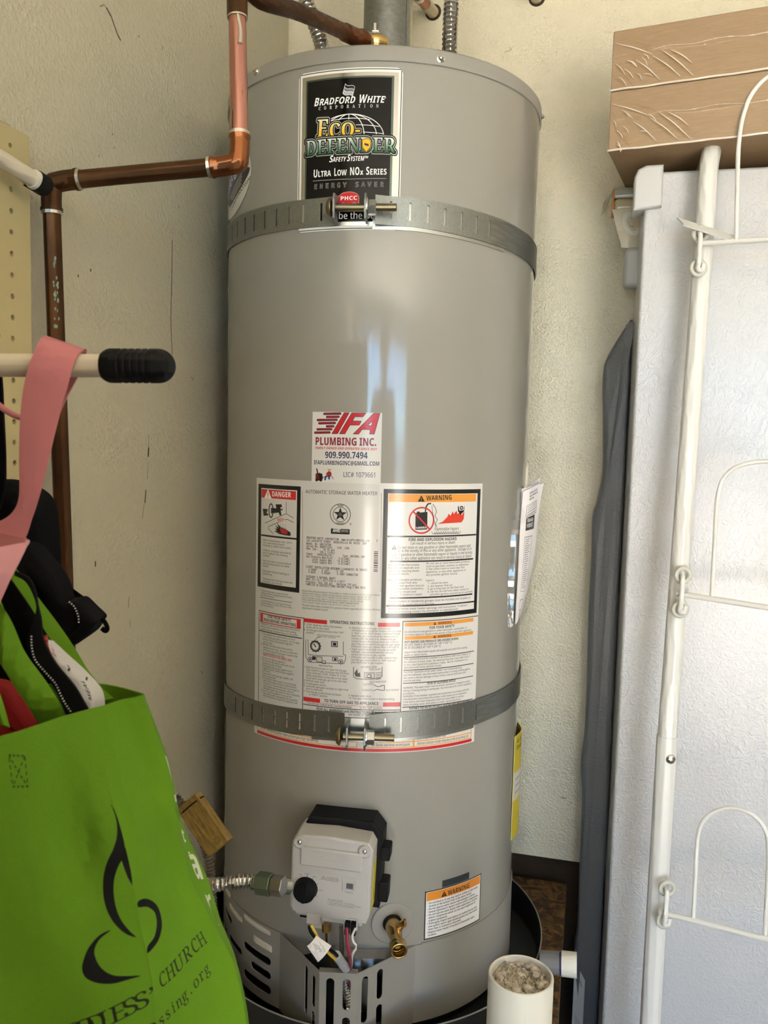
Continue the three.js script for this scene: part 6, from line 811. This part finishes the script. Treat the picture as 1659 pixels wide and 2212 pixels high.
  const back = (k) => (i, j) => { const v = 1 - j, a = at(4, v), b = at(0, v); return a.lerp(b, i).add(V(0.05 * i * (1 - i), 0.006 * (1 - v), -0.10 - 0.05 * Math.sin(3.14 * i) + 0.07 * (1 - i) * 0)); };
  part('back', slab((i, j) => { const v = 1 - j, a = at(4, v), b = at(0, v).add(V(0, 0, -0.16)); return a.lerp(b, i).add(V(0, 0, -0.02 * Math.sin(3.14 * i))); }, 20, 40, 0.0012), plain, t);
  part('handle', ribbon([[-.3252, 1.2965, -.6801], [-.2935, 1.2882, -.6439], [-.2811, 1.2692, -.6422], [-.2706, 1.2548, -.6408], [-.2662, 1.2358, -.6521], [-.263, 1.2185, -.6626]], [[-.3272, 1.3431, -.6942], [-.2969, 1.3335, -.653], [-.2862, 1.3148, -.6512], [-.2774, 1.2956, -.6495], [-.2601, 1.2729, -.6473], [-.2486, 1.2566, -.6458], [-.2471, 1.2415, -.6565], [-.2455, 1.2242, -.667]], 0.0025, 50, 8, 0.004), plain, t); part('handle', ribbon([[-.3217, 1.3589, -.6956], [-.3262, 1.3405, -.7341], [-.3122, 1.3221, -.7324], [-.3014, 1.3069, -.731], [-.2938, 1.2946, -.7298], [-.2733, 1.2661, -.7272], [-.2521, 1.25, -.7256], [-.2392, 1.2317, -.7238]], [[-.3198, 1.3629, -.6959], [-.3212, 1.3452, -.7395], [-.3039, 1.3237, -.7375], [-.2845, 1.3, -.7352], [-.2693, 1.2795, -.7333], [-.254, 1.2559, -.7311], [-.241, 1.2405, -.7297], [-.2314, 1.2322, -.7288]], 0.0025, 60, 6), plain, t);
  part('handle', ribbon([[-.2952, 1.2966, -.6095], [-.2861, 1.2795, -.608], [-.2796, 1.264, -.6065], [-.2749, 1.2502, -.6053]], [[-.2906, 1.2954, -.6144], [-.2832, 1.2798, -.613], [-.2775, 1.2642, -.6116], [-.2722, 1.2468, -.61]], 0.0025, 24, 5), plain, t);
  const w = thing('webbing_strap', 'black webbing strap with white stitches hanging into the green bag', 'strap', [0, 0, 0]); part('webbing', ribbon([[-.3027, 1.3476, -.6944], [-.2937, 1.3429, -.6939], [-.287, 1.3323, -.6929], [-.2838, 1.3206, -.6919], [-.2878, 1.3048, -.6905], [-.2907, 1.292, -.6894], [-.288, 1.2808, -.6884], [-.2791, 1.2697, -.6874], [-.2699, 1.2582, -.6863], [-.2622, 1.2456, -.6851], [-.2564, 1.2301, -.6837]], [[-.3028, 1.3515, -.6948], [-.2908, 1.3455, -.6941], [-.2856, 1.3363, -.6933], [-.2823, 1.3216, -.692], [-.2799, 1.3119, -.6911], [-.2775, 1.2953, -.6896], [-.2674, 1.2759, -.6878], [-.2573, 1.2644, -.6867], [-.2492, 1.2548, -.6858], [-.242, 1.2432, -.6847], [-.2358, 1.2326, -.6837]], 0.003, 70, 5), mat(0x0a0a0b, 0.85, { specularIntensity: 0.4 }), w); stitches([[-.2846, 1.2999, -.682], [-.2839, 1.2893, -.6811], [-.2809, 1.2796, -.6802], [-.2719, 1.2692, -.6792], [-.2639, 1.2607, -.6784], [-.2588, 1.2506, -.6775], [-.2547, 1.2435, -.6768], [-.2497, 1.2368, -.6762]], 30, 0.0007, thread, w);
  const rd = new THREE.Mesh(puffed([[-.3345, 1.2576], [-.3207, 1.2567], [-.3109, 1.2546], [-.304, 1.2502], [-.2972, 1.2422], [-.2914, 1.2332], [-.2846, 1.2211], [-.2858, 1.2017], [-.3355, 1.2005]], -0.70, 0.012, 0.008), mat(0x9c1216, 0.8, { sheen: 0.5, sheenRoughness: 0.5, sheenColor: new THREE.Color(0xff5050) })); rd.name = 'red_cloth'; rd.castShadow = rd.receiveShadow = true; scene.add(tag(rd, 'dark red cloth inside the open green bag at the left edge', 'cloth'));
  const pk = canvas(512, 512, (c, W, H) => { c.fillStyle = '#c9c7c4'; c.fillRect(0, 0, W, H); quad(c, [[0, 0], [200, 0], [160, 240], [60, 400], [0, 512]], '#9c241c'); quad(c, [[60, 420], [160, 250], [130, 512]], '#c8421f'); c.save(); c.translate(230, 150); c.rotate(-0.9); tl(c, 'EAT', [0, 0], [110, 0], 70, { bold: true, color: '#a8281f' }); c.restore(); c.save(); c.translate(300, 440); c.rotate(-1.2); tl(c, 'MEAL', [0, 0], [150, 0], 60, { bold: true, color: '#222' }); c.restore(); pline(c, [[250, 230], [300, 220], [320, 200]], 12, '#222'); pline(c, [[400, 300], [440, 285]], 12, '#222'); });
  const pg = new THREE.Mesh(ribbon([[-.2823, 1.2946, -.7046], [-.2784, 1.2796, -.7033], [-.2679, 1.2629, -.7017], [-.2554, 1.2461, -.7001], [-.247, 1.2313, -.6988]], [[-.2804, 1.2862, -.7139], [-.2679, 1.2753, -.7129], [-.2492, 1.2595, -.7113], [-.2361, 1.2446, -.7099], [-.2337, 1.2305, -.7086]], 0.004, 30, 10, 0.006), mat(0xffffff, 0.4, { map: pk })); pg.name = 'food_packet'; pg.castShadow = pg.receiveShadow = true; scene.add(tag(pg, 'white and red printed packet sticking out of the green bag', 'packet'));
}

// ---------------------------------------------------------------- outside the frame: the photographer and a cabinet, whose reflection and shade the picture shows
{
  const t = roomThing('storage_cabinet', 'brown storage cabinet along the left wall beside the photographer', 'cabinet', [0.02, 0, 1.64]);
  const wood = mat(0x5c4630, 0.6); part('carcass', rbox(0.46, 1.74, 1.5, 0.004, 0.23, 0.87, 0.75), wood, t); for (const z of [0.38, 1.12]) { const d = part('door', rbox(0.018, 1.64, 0.72, 0.003, 0.47, 0.87, z), wood, t); part('knob', new THREE.SphereGeometry(0.014, 16, 12).translate(0.49, 0.75, z + (z < 0.7 ? 0.3 : -0.3)), M.brass, d); }
}
{
  const t = thing('person', 'person in dark clothes standing behind the camera holding up a phone', 'person', [0.115, 0, 0.5]);
  t.scale.set(1.2, 1.12, 1.1);
  const seg = (a, b, ra, rb) => ({ a: V(...a), b: V(...b), ra, rb });
  const dist = (p, s) => { const d = s.b.clone().sub(s.a), k = Math.max(0, Math.min(1, p.clone().sub(s.a).dot(d) / d.lengthSq())); return p.distanceTo(s.a.clone().addScaledVector(d, k)) - (s.ra + (s.rb - s.ra) * k); };
  // surface of smoothly joined tapered limbs, found by walking rays outwards would fail on limbs: so a coarse grid of cells is meshed
  function surf(segs, lo, hi, cell, k = 0.03) {
    const n = [0, 1, 2].map((i) => Math.ceil((hi[i] - lo[i]) / cell) + 1), val = new Float32Array(n[0] * n[1] * n[2]), id = (x, y, z) => (z * n[1] + y) * n[0] + x, p = V(0, 0, 0);
    for (let z = 0; z < n[2]; z++) for (let y = 0; y < n[1]; y++) for (let x = 0; x < n[0]; x++) { p.set(lo[0] + x * cell, lo[1] + y * cell, lo[2] + z * cell); let s = 0; for (const g of segs) s += Math.exp(-dist(p, g) / k); val[id(x, y, z)] = -k * Math.log(s + 1e-30); }
    // dual mesh: one vertex per crossing cell
    const vid = new Map(), pos = [], idx = [], C = [[0, 0, 0], [1, 0, 0], [0, 1, 0], [1, 1, 0], [0, 0, 1], [1, 0, 1], [0, 1, 1], [1, 1, 1]], E = [[0, 1], [2, 3], [4, 5], [6, 7], [0, 2], [1, 3], [4, 6], [5, 7], [0, 4], [1, 5], [2, 6], [3, 7]];
    const cellV = (x, y, z) => { const key = id(x, y, z); if (vid.has(key)) return vid.get(key); const q = [0, 0, 0]; let m = 0; for (const [a, b] of E) { const A = C[a], B = C[b], va = val[id(x + A[0], y + A[1], z + A[2])], vb = val[id(x + B[0], y + B[1], z + B[2])]; if ((va < 0) !== (vb < 0)) { const f = va / (va - vb); for (let i = 0; i < 3; i++) q[i] += A[i] + (B[i] - A[i]) * f; m++; } } const at = pos.length / 3; pos.push(lo[0] + (x + q[0] / m) * cell, lo[1] + (y + q[1] / m) * cell, lo[2] + (z + q[2] / m) * cell); vid.set(key, at); return at; };
    for (let z = 1; z < n[2] - 1; z++) for (let y = 1; y < n[1] - 1; y++) for (let x = 1; x < n[0] - 1; x++) { const v0 = val[id(x, y, z)]; for (const [d, u, w] of [[0, 1, 2], [1, 2, 0], [2, 0, 1]]) { const o = [x, y, z]; o[d]++; const v1 = val[id(...o)]; if ((v0 < 0) === (v1 < 0)) continue; const g = (a, b) => { const c = [x, y, z]; c[u] -= a; c[w] -= b; return cellV(...c); }; const q = [g(0, 0), g(1, 0), g(1, 1), g(0, 1)]; if (v0 < 0) idx.push(q[0], q[1], q[2], q[0], q[2], q[3]); else idx.push(q[0], q[2], q[1], q[0], q[3], q[2]); } }
    const g = new THREE.BufferGeometry(); g.setAttribute('position', new THREE.Float32BufferAttribute(pos, 3)); g.setIndex(idx); g.computeVertexNormals(); return g;
  }
  const arm = (s) => [seg([s * 0.17, 1.38, 0], [s * 0.22, 1.12, -0.08], 0.048, 0.04), seg([s * 0.22, 1.12, -0.08], [s * 0.05 - 0.07, 1.27, -0.365], 0.036, 0.026)];
  const fingers = []; for (const s of [-1, 1]) for (let i = 0; i < 4; i++) fingers.push(seg([s * 0.05 - 0.07, 1.275 + i * 0.017, -0.38], [s * 0.046 - 0.07, 1.28 + i * 0.019, -0.405], 0.009, 0.008), seg([s * 0.046 - 0.07, 1.28 + i * 0.019, -0.405], [s * 0.03 - 0.07, 1.285 + i * 0.02, -0.42], 0.008, 0.007)); for (const s of [-1, 1]) fingers.push(seg([s * 0.05 - 0.07, 1.29, -0.37], [s * 0.024 - 0.07, 1.325, -0.385], 0.011, 0.009));
  const skin = [seg([0, 1.42, 0], [0, 1.52, -0.01], 0.052, 0.05), seg([0, 1.6, -0.01], [0, 1.66, 0], 0.082, 0.088), seg([0, 1.53, -0.035], [0, 1.58, -0.03], 0.05, 0.06), seg([0, 1.575, -0.1], [0, 1.6, -0.085], 0.014, 0.01), seg([-0.088, 1.6, 0.0], [-0.09, 1.625, 0.005], 0.014, 0.016), seg([0.088, 1.6, 0.0], [0.09, 1.625, 0.005], 0.014, 0.016), ...arm(-1), ...arm(1), ...[-1, 1].map((s) => seg([s * 0.05 - 0.07, 1.27, -0.368], [s * 0.052 - 0.07, 1.33, -0.378], 0.026, 0.022)), ...fingers, seg([-0.09, 0.85, 0], [-0.1, 0.12, 0.02], 0.07, 0.042), seg([0.09, 0.85, 0], [0.1, 0.12, 0.02], 0.07, 0.042), seg([0, 0.95, 0], [0, 1.32, 0.0], 0.12, 0.12)];
  part('body', surf(skin, [-0.34, 0.0, -0.52], [0.34, 1.82, 0.18], 0.0135, 0.008), mat(0xa87a5e, 0.6), t);
  part('hair', surf([seg([0, 1.645, 0.02], [0, 1.67, 0.015], 0.097, 0.094), seg([0, 1.56, 0.05], [0, 1.62, 0.045], 0.06, 0.07)], [-0.16, 1.46, -0.14], [0.16, 1.82, 0.18], 0.014, 0.02), mat(0x17110e, 0.7), t);
  part('shirt', surf([seg([-0.1, 1.36, 0], [0.1, 1.36, 0], 0.1, 0.1), seg([0, 1.3, 0], [0, 0.92, 0], 0.155, 0.165), seg([-0.15, 1.39, 0], [0.15, 1.39, 0], 0.066, 0.066), ...[-1, 1].map((s) => seg([s * 0.17, 1.38, 0], [s * 0.216, 1.15, -0.072], 0.064, 0.058))], [-0.34, 0.7, -0.24], [0.34, 1.56, 0.22], 0.016, 0.025), mat(0x1f2126, 0.85), t, 'dark shirt');
  part('trousers', surf([...[-1, 1].map((s) => seg([s * 0.09, 0.86, 0], [s * 0.1, 0.07, 0.02], 0.092, 0.068)), seg([-0.06, 0.92, 0], [0.06, 0.92, 0], 0.125, 0.125)], [-0.3, -0.05, -0.22], [0.3, 1.12, 0.22], 0.016, 0.02), mat(0x23262f, 0.85), t, 'dark trousers'); for (const s of [-1, 1]) part('shoe', surf([seg([s * 0.1, 0.035, 0.06], [s * 0.12, 0.032, -0.13], 0.042, 0.036)], [s * 0.1 - 0.1, -0.03, -0.24], [s * 0.1 + 0.12, 0.12, 0.16], 0.012, 0.02), M.blackRubber, t);
  const ph = thing('phone', 'black phone held up behind the camera viewpoint', 'phone', [0.03, 1.455, 0.055]); part('case', rbox(0.075, 0.15, 0.008, 0.004), M.blackRubber, ph); part('screen', box(0.068, 0.142, 0.0008, 0, 0, 0.0042), mat(0x101114, 0.1), ph);
}
renderer.render(scene, camera);
